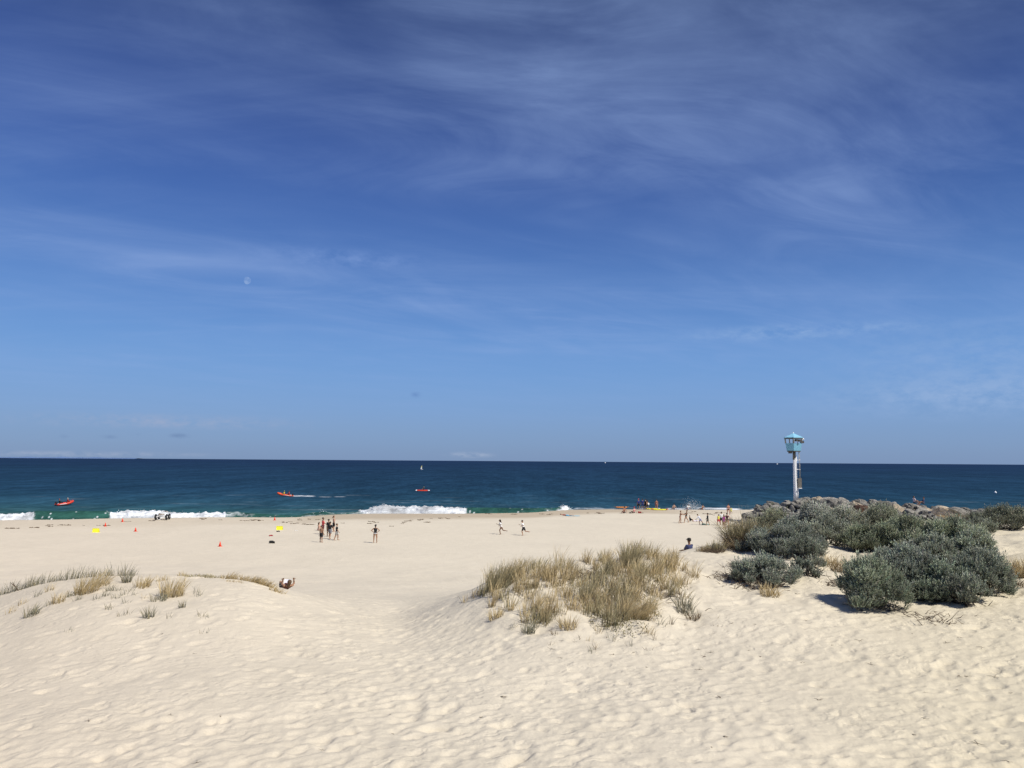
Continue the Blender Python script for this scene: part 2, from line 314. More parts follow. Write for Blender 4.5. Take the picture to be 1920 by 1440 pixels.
SCRAPS = [(112, 818, 16, 5, (104, 130, 172), .6), (205, 819, 20, 5, (104, 130, 172), .6), (265, 815, 20, 5, (104, 130, 172), .6), (337, 817, 22, 7, (100, 126, 168), .75), (780, 740, 15, 8, (98, 132, 188), .6),
 (300, 790, 320, 18, (158, 172, 202), .7), (1840, 742, 340, 52, (156, 182, 220), .6), (1500, 622, 300, 22, (150, 180, 222), .6), (880, 853, 60, 8, (170, 184, 208), 1.0), (150, 851, 260, 7, (160, 174, 200), .9), (1900, 670, 420, 90, (150, 178, 218), .35), (640, 485, 240, 26, (128, 158, 214), .5)]
build_world()
# ---------------------------------------------------------------- sand
def grid_mesh(name, X, Y, Z, C=None):
    nr, nc = X.shape; me = bpy.data.meshes.new(name); V = np.stack([X, Y, Z], -1).reshape(-1, 3).astype(np.float32)
    i = np.arange(nr - 1)[:, None] * nc + np.arange(nc - 1)[None]; F = np.stack([i, i + 1, i + nc + 1, i + nc], -1).reshape(-1, 4).astype(np.int32)
    me.vertices.add(len(V)); me.vertices.foreach_set('co', V.ravel()); me.loops.add(F.size); me.loops.foreach_set('vertex_index', F.ravel())
    me.polygons.add(len(F)); me.polygons.foreach_set('loop_start', np.arange(0, F.size, 4, dtype=np.int32)); me.polygons.foreach_set('loop_total', np.full(len(F), 4, np.int32)); me.polygons.foreach_set('use_smooth', np.ones(len(F), bool))
    if C is not None:
        a = me.color_attributes.new('Col', 'FLOAT_COLOR', 'POINT'); a.data.foreach_set('color', np.concatenate([C, np.ones(C.shape[:2] + (1,))], -1).astype(np.float32).ravel())
    me.update(calc_edges=True); return me
def rows(*seg):
    out = [seg[0][0]]
    for (a, b, k) in seg:
        n = max(1, int(math.log(b / a) / k)); out += list(a * (b / a) ** (np.arange(1, n + 1) / n))
    return np.array(out)
yr = np.concatenate([[-60, -30, -10, 0, 4, 6, 7], rows((8, 34, .0026), (34, 150, .007), (150, 230, .05))])
ur = np.concatenate([[-3, -2.2, -1.6, -1.25], np.arange(-1.0, -.72, .01), np.arange(-.72, .72, .00145), np.arange(.72, 1.0, .01), [1.25, 1.6, 2.2, 3]])
U, Y = np.meshgrid(ur, yr); X = U * np.maximum(Y, 10.); Z = full_h(X, Y)
PXg = 960 + U * 1460; E = Y - shore(PXg)
wet = sstep(-13, -6, E + 3 * fbm(61, X * .12, Y * .2, 3)) * (.35 + .65 * sstep(540, 610, PXg) * (1 - sstep(1180, 1350, PXg)))
wet = np.maximum(wet, sstep(-1, 3, E))
dry = np.array([.628, .562, .443]); wetc = np.array([.47, .395, .29])
tone = 1 + .05 * fbm(63, X * .25, Y * .25, 4)
warm = sstep(1250, 1900, PXg)[..., None] * np.array([.0, -.004, -.030]) + (1 - sstep(0, 900, PXg))[..., None] * np.array([.0, -.012, -.012])
C = (dry + warm) * (tone * (1 + .05 * sstep(28, 60, Y)))[..., None] * (1 - wet[..., None]) + wetc * wet[..., None]
sand_me = grid_mesh('sand', X, Y, Z, C)
def sand_mat():
    m, nt, out = newmat('sand'); p = N(nt, 'ShaderNodeBsdfPrincipled'); L(nt, p.outputs[0], out.inputs[0]); p.inputs['Roughness'].default_value = .95; p.inputs['Specular IOR Level'].default_value = .1
    g = N(nt, 'ShaderNodeNewGeometry'); a = N(nt, 'ShaderNodeVertexColor', layer_name='Col')
    def nz(scale, det=4, ro=.6, sc=(1, 1, 1)):
        mp = N(nt, 'ShaderNodeMapping'); mp.inputs['Scale'].default_value = sc; L(nt, g.outputs['Position'], mp.inputs[0])
        n = N(nt, 'ShaderNodeTexNoise'); n.inputs['Scale'].default_value = scale; n.inputs['Detail'].default_value = det; n.inputs['Roughness'].default_value = ro; L(nt, mp.outputs[0], n.inputs['Vector']); return n.outputs[0]
    def mrg(s, a_, b_, lo=.3, hi=.7):
        r_ = N(nt, 'ShaderNodeMapRange'); r_.inputs['From Min'].default_value = lo; r_.inputs['From Max'].default_value = hi; r_.inputs['To Min'].default_value = a_; r_.inputs['To Max'].default_value = b_; L(nt, s, r_.inputs[0]); return r_.outputs[0]
    v1 = mrg(nz(1.3, 6), .955, 1.04); v2 = mrg(nz(28, 4, .7), .93, 1.06); v3 = mrg(nz(140, 2), .95, 1.04)
    ml = N(nt, 'ShaderNodeMath', operation='MULTIPLY'); L(nt, v1, ml.inputs[0]); L(nt, v2, ml.inputs[1]); m2 = N(nt, 'ShaderNodeMath', operation='MULTIPLY'); L(nt, ml.outputs[0], m2.inputs[0]); L(nt, v3, m2.inputs[1])
    # sparse dark flecks of weed and bark
    fl = nz(9.5, 3, .75, (1, .7, 1)); flr = mrg(fl, 1.0, .62, .735, .80)
    m3 = N(nt, 'ShaderNodeMath', operation='MULTIPLY'); L(nt, m2.outputs[0], m3.inputs[0]); L(nt, flr, m3.inputs[1])
    sc = N(nt, 'ShaderNodeVectorMath', operation='SCALE'); L(nt, a.outputs[0], sc.inputs[0]); L(nt, m3.outputs[0], sc.inputs['Scale']); L(nt, sc.outputs[0], p.inputs['Base Color'])
    b = N(nt, 'ShaderNodeBump'); b.inputs['Strength'].default_value = .5; b.inputs['Distance'].default_value = .05; L(nt, nz(5.5, 7, .62), b.inputs['Height'])
    b2 = N(nt, 'ShaderNodeBump'); b2.inputs['Strength'].default_value = .2; b2.inputs['Distance'].default_value = .12; L(nt, nz(1.1, 3, .55, (.6, 1.2, 1)), b2.inputs['Height']); L(nt, b.outputs[0], b2.inputs['Normal'])
    # trodden texture: small crisp dents, fading with distance from the path
    dn = N(nt, 'ShaderNodeTexNoise'); dn.inputs['Scale'].default_value = 1.7; dn.inputs['Detail'].default_value = 3; L(nt, g.outputs['Position'], dn.inputs['Vector'])
    wv = N(nt, 'ShaderNodeMix', data_type='RGBA', blend_type='LINEAR_LIGHT'); wv.inputs[0].default_value = .55; L(nt, g.outputs['Position'], wv.inputs[6]); L(nt, dn.outputs['Color'], wv.inputs[7])
    mp = N(nt, 'ShaderNodeMapping', vector_type='TEXTURE'); mp.inputs['Rotation'].default_value = (0, 0, R(32)); mp.inputs['Scale'].default_value = (1.35, 1, 1); L(nt, wv.outputs[2], mp.inputs[0])
    vo = N(nt, 'ShaderNodeTexVoronoi', feature='SMOOTH_F1'); vo.inputs['Scale'].default_value = 4.8; vo.inputs['Smoothness'].default_value = .35; L(nt, mp.outputs[0], vo.inputs['Vector'])
    vm = mrg(vo.outputs['Distance'], 0, 1, .08, .5); pm = mrg(nz(.5, 3), 0, 1, .40, .62); vs_ = N(nt, 'ShaderNodeMath', operation='MULTIPLY'); L(nt, vm, vs_.inputs[0]); L(nt, pm, vs_.inputs[1])
    b3 = N(nt, 'ShaderNodeBump'); b3.inputs['Strength'].default_value = .5; b3.inputs['Distance'].default_value = .032; L(nt, vs_.outputs[0], b3.inputs['Height']); L(nt, b2.outputs[0], b3.inputs['Normal']); L(nt, b3.outputs[0], p.inputs['Normal'])
    return m
tag(link('sand', sand_me, sand_mat()), kind='structure')

# ---------------------------------------------------------------- sea
yr = rows((78, 165, .0032), (165, 420, .008), (420, 1500, .02), (1500, 60000, .06))
ur = np.concatenate([[-3, -2, -1.4, -1.1], np.arange(-.9, -.7, .008), np.arange(-.7, .72, .0017), np.arange(.72, .95, .008), [1.1, 1.4, 2, 3]])
U, Y = np.meshgrid(ur, yr); X = U * Y; PXg = 960 + U * 1460; SD = shore(PXg)
WT = [(-2500, 958, 1), (-300, 962, 1), (0, 965, 1), (68, 963, 1), (80, 957, 0), (210, 957, 0), (224, 961, 1), (250, 959, 1), (300, 957, 1), (340, 962, 1), (380, 962, 1), (424, 964, 1), (432, 960, .5), (455, 959, .45), (490, 962, .15), (560, 966, 0), (585, 961, .35), (612, 958, .3), (640, 962, .05), (690, 957, .7), (702, 953, 1), (718, 947.5, 1), (745, 950.5, 1), (780, 949.5, 1), (830, 951.5, 1), (872, 953, 1), (880, 950.5, 0), (1000, 951.5, .04), (1040, 951, .2), (1058, 948.5, .9), (1076, 955, .3), (1100, 957, .0), (1200, 957, .0), (1400, 957, 0), (2400, 957, 0)]
wp = np.array([w[0] for w in WT]); dW = SD + 14 + 1.2 * fbm(71, U * 30, U * 0 + 3, 3)
ytop = np.interp(PXg, wp, [w[1] for w in WT]); hz = 864.6 + (PXg - 960) * .0068
amp = np.clip(9.5 - (ytop - hz) / 1460 * dW, 0, 2.6)
amp = np.where(PXg > 1085, amp * (1 - sstep(1085, 1110, PXg)), amp)
fo = np.interp(PXg, wp, [w[2] for w in WT])
e = Y - dW
shape = np.where(e < 0, sstep(-5.0, 0, e) ** .8, np.exp(-(e / 5.5) ** 2))
n1 = fbm(73, X * 1.1, Y * 1.1, 4); n2 = fbm(77, X * .5, Y * .5, 3)
foam = sstep(.45, .6, fo + .25 * n2) * sstep(-9, -6.5, e) * (1 - sstep(.1, 1.3, e + .9 * n1))
foam = np.maximum(foam, np.clip(fo, 0, 1) * sstep(.05, .35, n1 + fo * .5 - .1) * sstep(-6, -4, e) * (1 - sstep(.0, 1, e)))
Z = amp * shape * (1 + .05 * n2) + foam * np.abs(n1) * .65 * sstep(0, .4, shape)
farf = 1 - sstep(250, 600, Y)
Z = Z + farf * (.14 * fbm(81, X * .10, Y * .35, 3)) * sstep(4, 14, np.abs(e)) + .02 * n1 * farf
drop = 9.5 * 1460 / Y + 7 * fbm(85, X * .008, Y * .02, 4) * sstep(100, 150, Y)
cd_ = np.array([0, 6, 20, 40, 58, 72, 86, 98, 112, 130]); cs = np.array([srgb(*c) for c in [(35, 57, 96), (34, 58, 94), (35, 63, 96), (35, 65, 97), (37, 70, 101), (42, 78, 107), (49, 87, 113), (55, 97, 112), (60, 106, 106), (64, 108, 98)]])
C = np.stack([np.interp(drop, cd_, cs[:, k]) for k in range(3)], -1) * np.array([.78, .76, .66])
green = np.array(srgb(54, 98, 88)) * .66; gm = np.clip(amp / 1.2, 0, 1) * sstep(-6, -3, e) * (1 - sstep(.2, 2.2, e)) * (1 - .25 * (n2 > .15))
darkg = np.array(srgb(46, 88, 96)) * .8
C = C * (1 - gm[..., None]) + green * gm[..., None]
g2 = np.clip(amp / 1.5, 0, 1) * sstep(.2, 2.2, e) * (1 - sstep(5, 9, e)) * .7; C = C * (1 - g2[..., None]) + darkg * g2[..., None]
# specks of foam on the green face, thin white line along the beach, boat wake, faint streaks
spk = (fbm(88, X * 3.2, Y * 1.6, 2) > .66) * gm * .9
line = sstep(1050, 1080, PXg) * (1 - sstep(1460, 1500, PXg)) * np.exp(-((Y - SD * 1.212 - 1.8 * fbm(93, X * .25, Y * 0, 3)) / 2.6) ** 2) * np.clip(.45 + 1.4 * fbm(95, X * .35, Y * .3, 3), 0, 1)
line = line + .8 * (1 - sstep(1085, 1120, PXg)) * sstep(560, 600, PXg) * np.exp(-((Y - SD * 1.21) / 2.) ** 2) * (fbm(97, X * .3, Y * .3, 3) > .25)
wk = np.zeros_like(X)
for (pa, pb, py, wd, st) in [(552, 596, 929.5, 2.6, .9), (604, 626, 930.5, 2.2, .6), (632, 652, 930.3, 1.8, .5), (652, 700, 928, 2.5, .10)]:
    yy = 9.5 * 1460 / (py - (864.6 + (.5 * (pa + pb) - 960) * .0068))
    wk = wk + st * np.exp(-((Y - yy - 1.4 * fbm(99, X * .15, Y * 0, 2)) / wd) ** 2) * sstep(pa - 3, pa + 4, PXg) * (1 - sstep(pb - 8, pb + 3, PXg)) * np.clip(.65 + .9 * fbm(103, X * .5, Y * .3, 3), 0, 1)
streak = sstep(.30, .75, fbm(107, X * .07, Y * .30, 4)) * .13 * (1 - sstep(130, 260, Y)) * sstep(4, 10, e)
F = np.clip(foam + spk + line + wk + streak, 0, 1)[..., None]
fsh = np.clip(.80 + .55 * fbm(111, X * .9, Y * .6, 4), .42, 1)[..., None]
C = C * (1 - F) + np.array([.84, .87, .89]) * fsh * F
sea_me = grid_mesh('sea', X, Y, Z, C)
def sea_mat():
    m, nt, out = newmat('sea'); g = N(nt, 'ShaderNodeNewGeometry'); a = N(nt, 'ShaderNodeVertexColor', layer_name='Col')
    def nz(sc, det=4, ro=.6):
        mp = N(nt, 'ShaderNodeMapping'); mp.inputs['Scale'].default_value = sc; L(nt, g.outputs['Position'], mp.inputs[0])
        n = N(nt, 'ShaderNodeTexNoise'); n.inputs['Scale'].default_value = 1; n.inputs['Detail'].default_value = det; n.inputs['Roughness'].default_value = ro; L(nt, mp.outputs[0], n.inputs['Vector']); return n.outputs[0]
    def mrg(s, a_, b_, lo=.3, hi=.7):
        r_ = N(nt, 'ShaderNodeMapRange'); r_.inputs['From Min'].default_value = lo; r_.inputs['From Max'].default_value = hi; r_.inputs['To Min'].default_value = a_; r_.inputs['To Max'].default_value = b_; L(nt, s, r_.inputs[0]); return r_.outputs[0]
    w1 = nz((.55, .22, 1), 5, .65); w2 = nz((.12, .035, 1), 4, .65); w3 = nz((.03, .007, 1), 4, .6); w4 = nz((.004, .0011, 1), 3, .6)
    last = None
    for s, lo, hi in ((w1, .80, 1.24), (w2, .80, 1.22), (w3, .86, 1.15), (w4, .92, 1.08)):
        r_ = mrg(s, lo, hi, .35, .65)
        if last is None: last = r_
        else:
            q = N(nt, 'ShaderNodeMath', operation='MULTIPLY'); L(nt, last, q.inputs[0]); L(nt, r_, q.inputs[1]); last = q.outputs[0]
    sc = N(nt, 'ShaderNodeVectorMath', operation='SCALE'); L(nt, a.outputs[0], sc.inputs[0]); L(nt, last, sc.inputs['Scale'])
    ad = N(nt, 'ShaderNodeMath', operation='MULTIPLY_ADD'); L(nt, w2, ad.inputs[0]); ad.inputs[1].default_value = 4; L(nt, w1, ad.inputs[2])
    b = N(nt, 'ShaderNodeBump'); b.inputs['Strength'].default_value = .6; b.inputs['Distance'].default_value = .5; L(nt, ad.outputs[0], b.inputs['Height'])
    d = N(nt, 'ShaderNodeBsdfDiffuse'); L(nt, sc.outputs[0], d.inputs[0]); L(nt, b.outputs[0], d.inputs['Normal'])
    gl = N(nt, 'ShaderNodeBsdfGlossy'); gl.inputs['Roughness'].default_value = .3; gl.inputs[0].default_value = (.7, .85, 1, 1); L(nt, b.outputs[0], gl.inputs['Normal'])
    mx = N(nt, 'ShaderNodeMixShader'); mx.inputs[0].default_value = .02; L(nt, d.outputs[0], mx.inputs[1]); L(nt, gl.outputs[0], mx.inputs[2]); L(nt, mx.outputs[0], out.inputs[0]); return m
tag(link('sea', sea_me, sea_mat()), kind='structure')
# spray above the breakers
M_foam = mat('foam_white', (.86, .89, .91), .9, .04)
mb = MB(); tet = np.array([(1, 1, 1), (-1, -1, 1), (-1, 1, -1), (1, -1, -1)]) * .6
for (pa, pb, n, hmax) in [(0, 72, 90, .3), (222, 424, 260, .35), (225, 330, 60, .4), (592, 618, 35, .45), (696, 745, 220, .5), (700, 875, 260, .3), (1050, 1076, 90, .5), (1045, 1400, 160, .35)]:
    for k in range(n):
        px = random.uniform(pa, pb); dd = float(shore(px)) + 14 + random.gauss(0, .5); yt = np.interp(px, wp, [w[1] for w in WT]) if px < 1085 else 955
        zt = 9.5 - (yt - hor(px)) / 1460 * dd; z = zt + abs(random.gauss(0, 1)) * hmax * .45 - .15; s = random.uniform(.025, .075)
        mb.add(tet * s * np.array([1.3, 1, 1]) + np.array([(px - 960) / 1460 * dd, dd, z]), [(0, 1, 2), (0, 3, 1), (0, 2, 3), (1, 3, 2)])
for k in range(2600):                         # the burst against the groyne end
    px = random.gauss(1296, 13); dd = 141 + random.gauss(0, 1); h_ = abs(random.gauss(0, 1)) * 1.0 * math.exp(-((px - 1294) / 26) ** 2); z = .6 + h_
    s = random.uniform(.012, .04); mb.add(tet * s + np.array([(px - 960) / 1460 * dd, dd, z]), [(0, 1, 2), (0, 3, 1), (0, 2, 3), (1, 3, 2)])
tag(part('sea_spray', mb, M_foam), kind='stuff')
# low island on the horizon, far left
mb = MB(); xs = np.linspace(-14600, -10400, 60)
prof_ = [14 + 34 * math.sin(PI * i / 59) ** .6 * (.6 + .4 * math.sin(i * .7) * math.sin(i * .23 + 1)) for i in range(60)]
vs = []
for i, x in enumerate(xs): vs += [(x, 21500, -5), (x, 21800, prof_[i]), (x, 22500, -5)]
fs = []
for i in range(59):
    for k in (0, 1): a = i * 3 + k; fs.append((a, a + 3, a + 4, a + 1))
mb.add(vs, fs)
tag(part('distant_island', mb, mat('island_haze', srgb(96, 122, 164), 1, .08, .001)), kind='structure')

# ---------------------------------------------------------------- grass
def grass_blades(mb, cx, cy, n, rad, h, lean=(.25, 0), wdt=.007, kind=0, spread=.35, dark=1.0, zoff=-.03, sampler=None):
    """n ribbons of three segments rooted within rad of (cx,cy)."""
    th = rng.random(n) * 2 * PI; rr = rad * np.sqrt(rng.random(n))
    X = cx + rr * np.cos(th) if sampler is None else cx; Yy = cy + rr * np.sin(th) if sampler is None else cy
    Zb = full_h(X, Yy) + zoff; H = h * rng.uniform(.45, 1.05, n)
    dx = lean[0] * rng.uniform(.3, 1.6, n) + spread * (rng.random(n) - .5) * 2 + .35 * np.cos(th) * rr / max(rad, .01)
    dy = lean[1] + spread * (rng.random(n) - .5) * 2 + .35 * np.sin(th) * rr / max(rad, .01)
    w = wdt * rng.uniform(.6, 1.3, n); ang = rng.random(n) * PI; wx = np.cos(ang) * w; wy = np.sin(ang) * w
    P = []
    for t, ww in ((0, 1), (.4, .9), (.75, .6), (1, .12)):
        b = t ** 1.7; cxx = X + dx * H * b; cyy = Yy + dy * H * b; czz = Zb + H * (t - .18 * b * np.hypot(dx, dy))
        P.append(np.stack([cxx - wx * ww, cyy - wy * ww, czz], -1)); P.append(np.stack([cxx + wx * ww, cyy + wy * ww, czz], -1))
    V = np.stack(P, 1).reshape(-1, 3)
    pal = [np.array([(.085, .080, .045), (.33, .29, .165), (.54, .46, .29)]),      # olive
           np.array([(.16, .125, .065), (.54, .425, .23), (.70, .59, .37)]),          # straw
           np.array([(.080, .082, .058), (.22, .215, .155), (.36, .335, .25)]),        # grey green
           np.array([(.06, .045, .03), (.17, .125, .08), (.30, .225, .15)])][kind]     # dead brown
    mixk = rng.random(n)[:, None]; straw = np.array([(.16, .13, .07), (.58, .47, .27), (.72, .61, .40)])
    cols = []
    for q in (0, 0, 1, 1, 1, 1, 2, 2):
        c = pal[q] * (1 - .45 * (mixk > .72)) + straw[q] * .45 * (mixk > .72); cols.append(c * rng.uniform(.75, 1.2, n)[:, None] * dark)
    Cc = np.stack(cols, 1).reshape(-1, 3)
    o = np.arange(n) * 8; F = []
    for k in (0, 2, 4): F.append(np.stack([o + k, o + k + 1, o + k + 3, o + k + 2], -1))
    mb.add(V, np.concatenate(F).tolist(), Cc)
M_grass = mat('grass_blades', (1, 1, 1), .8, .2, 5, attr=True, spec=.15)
M_twig = mat('dry_twig', (.13, .095, .065), .9, .3, 12)
def recentre(o, p):                       # put the origin at the base of the thing
    o.data.transform(Matrix.Translation(-Vector(p))); o.location = p
def tuft(px, py, n, rad, h, kind, label, group=None, name='grass_tuft', cat='grass tuft', Y=None, **kw):
    n = int(n * (.85 if 850 < px < 1310 and n > 80 else 1))
    p = ground(px, py) if Y is None else Vector((at(px, py, Y).x, Y, gz(at(px, py, Y).x, Y)))
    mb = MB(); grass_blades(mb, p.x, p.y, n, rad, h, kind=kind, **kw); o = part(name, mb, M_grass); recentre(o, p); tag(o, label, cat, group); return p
GL = 'grass tufts on the left dune crest'
random.seed(3)
# grey tufts standing along the skyline of the left dune
ks = 0
for px in list(range(6, 250, 11)):
    py = np.interp(px, [0, 60, 130, 200, 250], [1119, 1100, 1087, 1076, 1075]); ks += 1
    tuft(px + random.uniform(-3, 3), py, random.randint(12, 36), .13, random.uniform(.26, .56), 2, 'small grey green marram tuft in the row along the left dune crest', GL, Y=24.3, lean=(.22, 0), spread=.22, wdt=.006)
tuft(160, 1112, 190, .30, .62, 1, 'large golden straw tuft standing high on the left dune', lean=(.45, 0), spread=.2)
tuft(185, 1098, 120, .26, .5, 1, 'pale golden tuft touching the large golden one on its right, left dune', lean=(.45, 0), spread=.25)
tuft(322, 1118, 190, .30, .62, 1, 'tall brown and straw grass tuft alone on the middle of the left dune', lean=(.18, 0), spread=.3)
tuft(298, 1127, 70, .2, .3, 2, 'short dark tuft at the left foot of the tall brown tuft', lean=(.1, 0))
tuft(266, 1100, 110, .22, .4, 1, 'medium brown grass tuft between the golden tuft and the tall brown tuft', lean=(.2, 0))
tuft(58, 1155, 80, .16, .36, 2, 'dark grey tuft lowest on the far left slope of the dune', lean=(.2, 0))
tuft(108, 1130, 70, .17, .36, 1, 'thin brownish tuft left of and below the large golden tuft', lean=(.1, 0))
tuft(238, 1092, 70, .13, .46, 2, 'upright grey tuft right behind the golden tufts near the crest', lean=(.1, 0))
tuft(278, 1158, 60, .13, .34, 2, 'dark twiggy tuft low on the bare slope of the left dune', lean=(.1, 0))
tuft(341, 1140, 34, .08, .28, 2, 'tiny dark upright tuft below right of the tall brown tuft', lean=(.0, 0))
for k, (px, py, n, h, kd) in enumerate([(20, 1150, 20, .25, 1), (42, 1133, 26, .22, 1), (90, 1135, 16, .3, 2), (130, 1120, 30, .25, 2), (145, 1125, 24, .25, 2), (178, 1125, 18, .22, 2), (195, 1118, 26, .22, 2), (205, 1108, 30, .28, 2), (215, 1122, 22, .22, 2), (222, 1108, 20, .22, 2), (232, 1118, 16, .2, 2), (245, 1108, 16, .2, 2), (252, 1116, 14, .18, 2), (205, 1142, 22, .24, 2), (226, 1155, 12, .2, 2), (240, 1152, 12, .2, 2), (268, 1122, 12, .2, 1), (300, 1090, 26, .25, 1), (310, 1088, 24, .22, 1), (372, 1118, 14, .24, 2), (368, 1112, 10, .3, 2), (375, 1155, 16, .2, 2), (384, 1188, 8, .18, 2), (130, 1186, 10, .14, 2), (92, 1108, 28, .3, 1), (70, 1118, 18, .3, 2), (335, 1105, 16, .2, 1), (385, 1160, 8, .2, 2), (312, 1160, 7, .2, 2), (236, 1130, 10, .2, 2)]):
    tuft(px, py, n, .11, h, kd, 'sparse little grass shoot on the open sand slope of the left dune', 'sparse shoots on the left dune slope', lean=(.12, 0), spread=.5, wdt=.005)
# creeping mat along the top right of the left dune
for px, py, n, kd, h in [(340, 1076, 40, 1, .2), (352, 1075, 60, 0, .14), (365, 1074, 60, 0, .14), (378, 1074, 70, 0, .14), (390, 1074, 70, 0, .15), (402, 1074, 60, 0, .13), (414, 1077, 30, 0, .1)]:
    tuft(px, py, n, .14, h, kd, 'low dark green mat of grass along the top of the left dune', 'low mats on the left dune top', Y=24.4, lean=(.05, 0), spread=.7)
for px, py, n, h in [(425, 1082, 60, .22), (433, 1080, 70, .3), (448, 1080, 50, .2), (460, 1080, 60, .24), (470, 1082, 70, .26), (480, 1083, 90, .28), (490, 1086, 90, .28), (498, 1089, 80, .26), (507, 1093, 70, .24), (515, 1097, 60, .22), (524, 1101, 40, .18), (430, 1098, 40, .12), (445, 1096, 40, .12)]:
    tuft(px, py, n, .17, h, 1, 'pale straw grass leaning right on the falling end of the left dune', 'straw grass on the end of the left dune', Y=24.3 if py < 1095 else 23.6, lean=(.7, 0), spread=.3)
# leaning dead stick
def stick(px, py, pts, rads, label, Y=None):
    p = ground(px, py) if Y is None else Vector((at(px, py, Y).x, Y, gz(at(px, py, Y).x, Y)))
    mb = MB()
    for (poly, rd) in zip(pts, rads): mb.sweep([p + Vector(q) for q in poly], [rd, rd * .8, rd * .35][:len(poly)] if len(poly) == 3 else rd, 5)
    o = part('dead_branch', mb, M_twig); recentre(o, p); tag(o, label, 'branch')
stick(38, 1088, [[(0, 0, -.05), (-.12, 0, .10), (-.30, 0, .24)], [(-.12, 0, .1), (-.2, 0, .2), (-.22, 0, .26)]], [.02, .01], 'dead stick leaning left above the left dune crest', Y=24.2)

# the hummock in the middle
mb = MB(); gn = VN(201); cnt = 0
def inpoly(x, y, P):
    c = False; j = len(P) - 1
    for i in range(len(P)):
        if (P[i][1] > y) != (P[j][1] > y) and x < (P[j][0] - P[i][0]) * (y - P[i][1]) / (P[j][1] - P[i][1]) + P[i][0]: c = not c
        j = i
    return c
HP = [(905, 1100), (950, 1062), (1040, 1048), (1130, 1052), (1200, 1036), (1262, 1042), (1300, 1060), (1308, 1090), (1290, 1110), (1240, 1140), (1210, 1168), (1150, 1178), (1120, 1160), (1060, 1150), (1020, 1185), (975, 1185), (960, 1150), (920, 1155), (912, 1120)]
densep = [(1160, 1110, 60, 1.0), (1200, 1070, 60, 1.0), (1250, 1075, 50, .8), (990, 1100, 45, .85), (1060, 1080, 40, .7), (1130, 1055, 40, .6), (940, 1080, 30, .9), (940, 1140, 30, .6), (1010, 1150, 30, .5), (1120, 1150, 40, .8), (1280, 1075, 30, .7), (1090, 1130, 30, .35)]
while cnt < 235:
    px = random.uniform(905, 1308); py = random.uniform(1036, 1185)
    if not inpoly(px, py, HP): continue
    dn = max(s * math.exp(-(((px - a) / r) ** 2 + ((py - b) / (r * .7)) ** 2)) for a, b, r, s in densep)
    if random.random() > dn * 1.2 * (.5 + .9 * float(gn(px * .05, py * .09))) + .03: continue
    p = ground(px, py, 15, 27)
    if p.y > 26.5: continue
    kd = random.choice([0, 1, 1, 1]) if not (1100 < px < 1220 and py > 1080) else random.choice([1, 1, 0, 1])
    grass_blades(mb, p.x, p.y, random.randint(20, 48), random.uniform(.08, .2), random.uniform(.34, .68), lean=(.18, 0), wdt=.006, kind=kd, spread=.32); cnt += 1
tag(part('dune_grass', mb, M_grass), kind='stuff', label='mixed olive and straw marram grass covering the middle hummock', cat='grass')
# big tufts one can tell apart on it
tuft(935, 1092, 300, .36, .88, 0, 'tall dense olive grass tuft at the left shoulder of the middle hummock', lean=(.3, 0), spread=.22, Y=22.6)
tuft(918, 1102, 170, .30, .62, 0, 'olive tuft sloping down left of the tallest left shoulder tuft', lean=(.25, 0), spread=.25, Y=22.4)
tuft(960, 1082, 240, .36, .72, 1, 'straw coloured tuft right behind the tall olive left shoulder tuft', lean=(.3, 0), spread=.25, Y=23.0)
tuft(1003, 1062, 130, .36, .45, 0, 'low wide olive tuft on the skyline left of the hummock middle', lean=(.15, 0), Y=23.4)
tuft(1180, 1050, 300, .26, .85, 0, 'dark upright olive grass tuft on top of the middle hummock', lean=(.22, 0), spread=.22, Y=23.0)
tuft(1212, 1035, 170, .32, .66, 0, 'feathery tuft highest on the hummock skyline', lean=(.05, 0), spread=.3, Y=24.6)
tuft(1240, 1036, 140, .3, .5, 1, 'fine pale tuft right of the highest feathery tuft', lean=(.05, 0), spread=.3, Y=24.6)
tuft(1258, 1046, 40, .14, .55, 0, 'thin solitary stalks at the right end of the hummock skyline', lean=(.05, 0), spread=.3, Y=24.2)
tuft(1188, 1160, 420, .36, .62, 1, 'broad golden grass tuft swept right at the foot of the hummock', lean=(.75, 0), spread=.25)
tuft(1150, 1165, 260, .34, .5, 0, 'olive tuft joined to the left side of the golden swept tuft', lean=(.3, 0), spread=.3)
tuft(1285, 1150, 130, .2, .5, 2, 'dark green tuft alone on bare sand right of the hummock', lean=(.12, 0), spread=.35)
tuft(1300, 1162, 60, .16, .3, 3, 'small brown spiky tuft beside the lone dark green tuft', lean=(.2, 0), spread=.8)
tuft(990, 1188, 90, .15, .38, 2, 'dark small tuft at the lowest front edge of the hummock', lean=(.1, 0), spread=.4)
tuft(1012, 1168, 150, .24, .45, 0, 'olive tuft above the lowest small dark tuft', lean=(.1, 0), spread=.35)
tuft(1065, 1180, 120, .2, .38, 1, 'straw brown tuft between the two lowest tufts of the hummock front', lean=(-.1, 0), spread=.4)
tuft(930, 1160, 90, .2, .36, 1, 'sparse straw tuft at the left front corner of the hummock', lean=(.1, 0), spread=.4)
tuft(1072, 1142, 100, .2, .46, 1, 'reddish brown tuft in the sandy middle of the hummock front', lean=(.15, 0), spread=.3)
tuft(885, 1108, 60, .3, .3, 1, 'thin pale grass trailing off the left end of the hummock', lean=(.2, 0), spread=.4, Y=22.8)
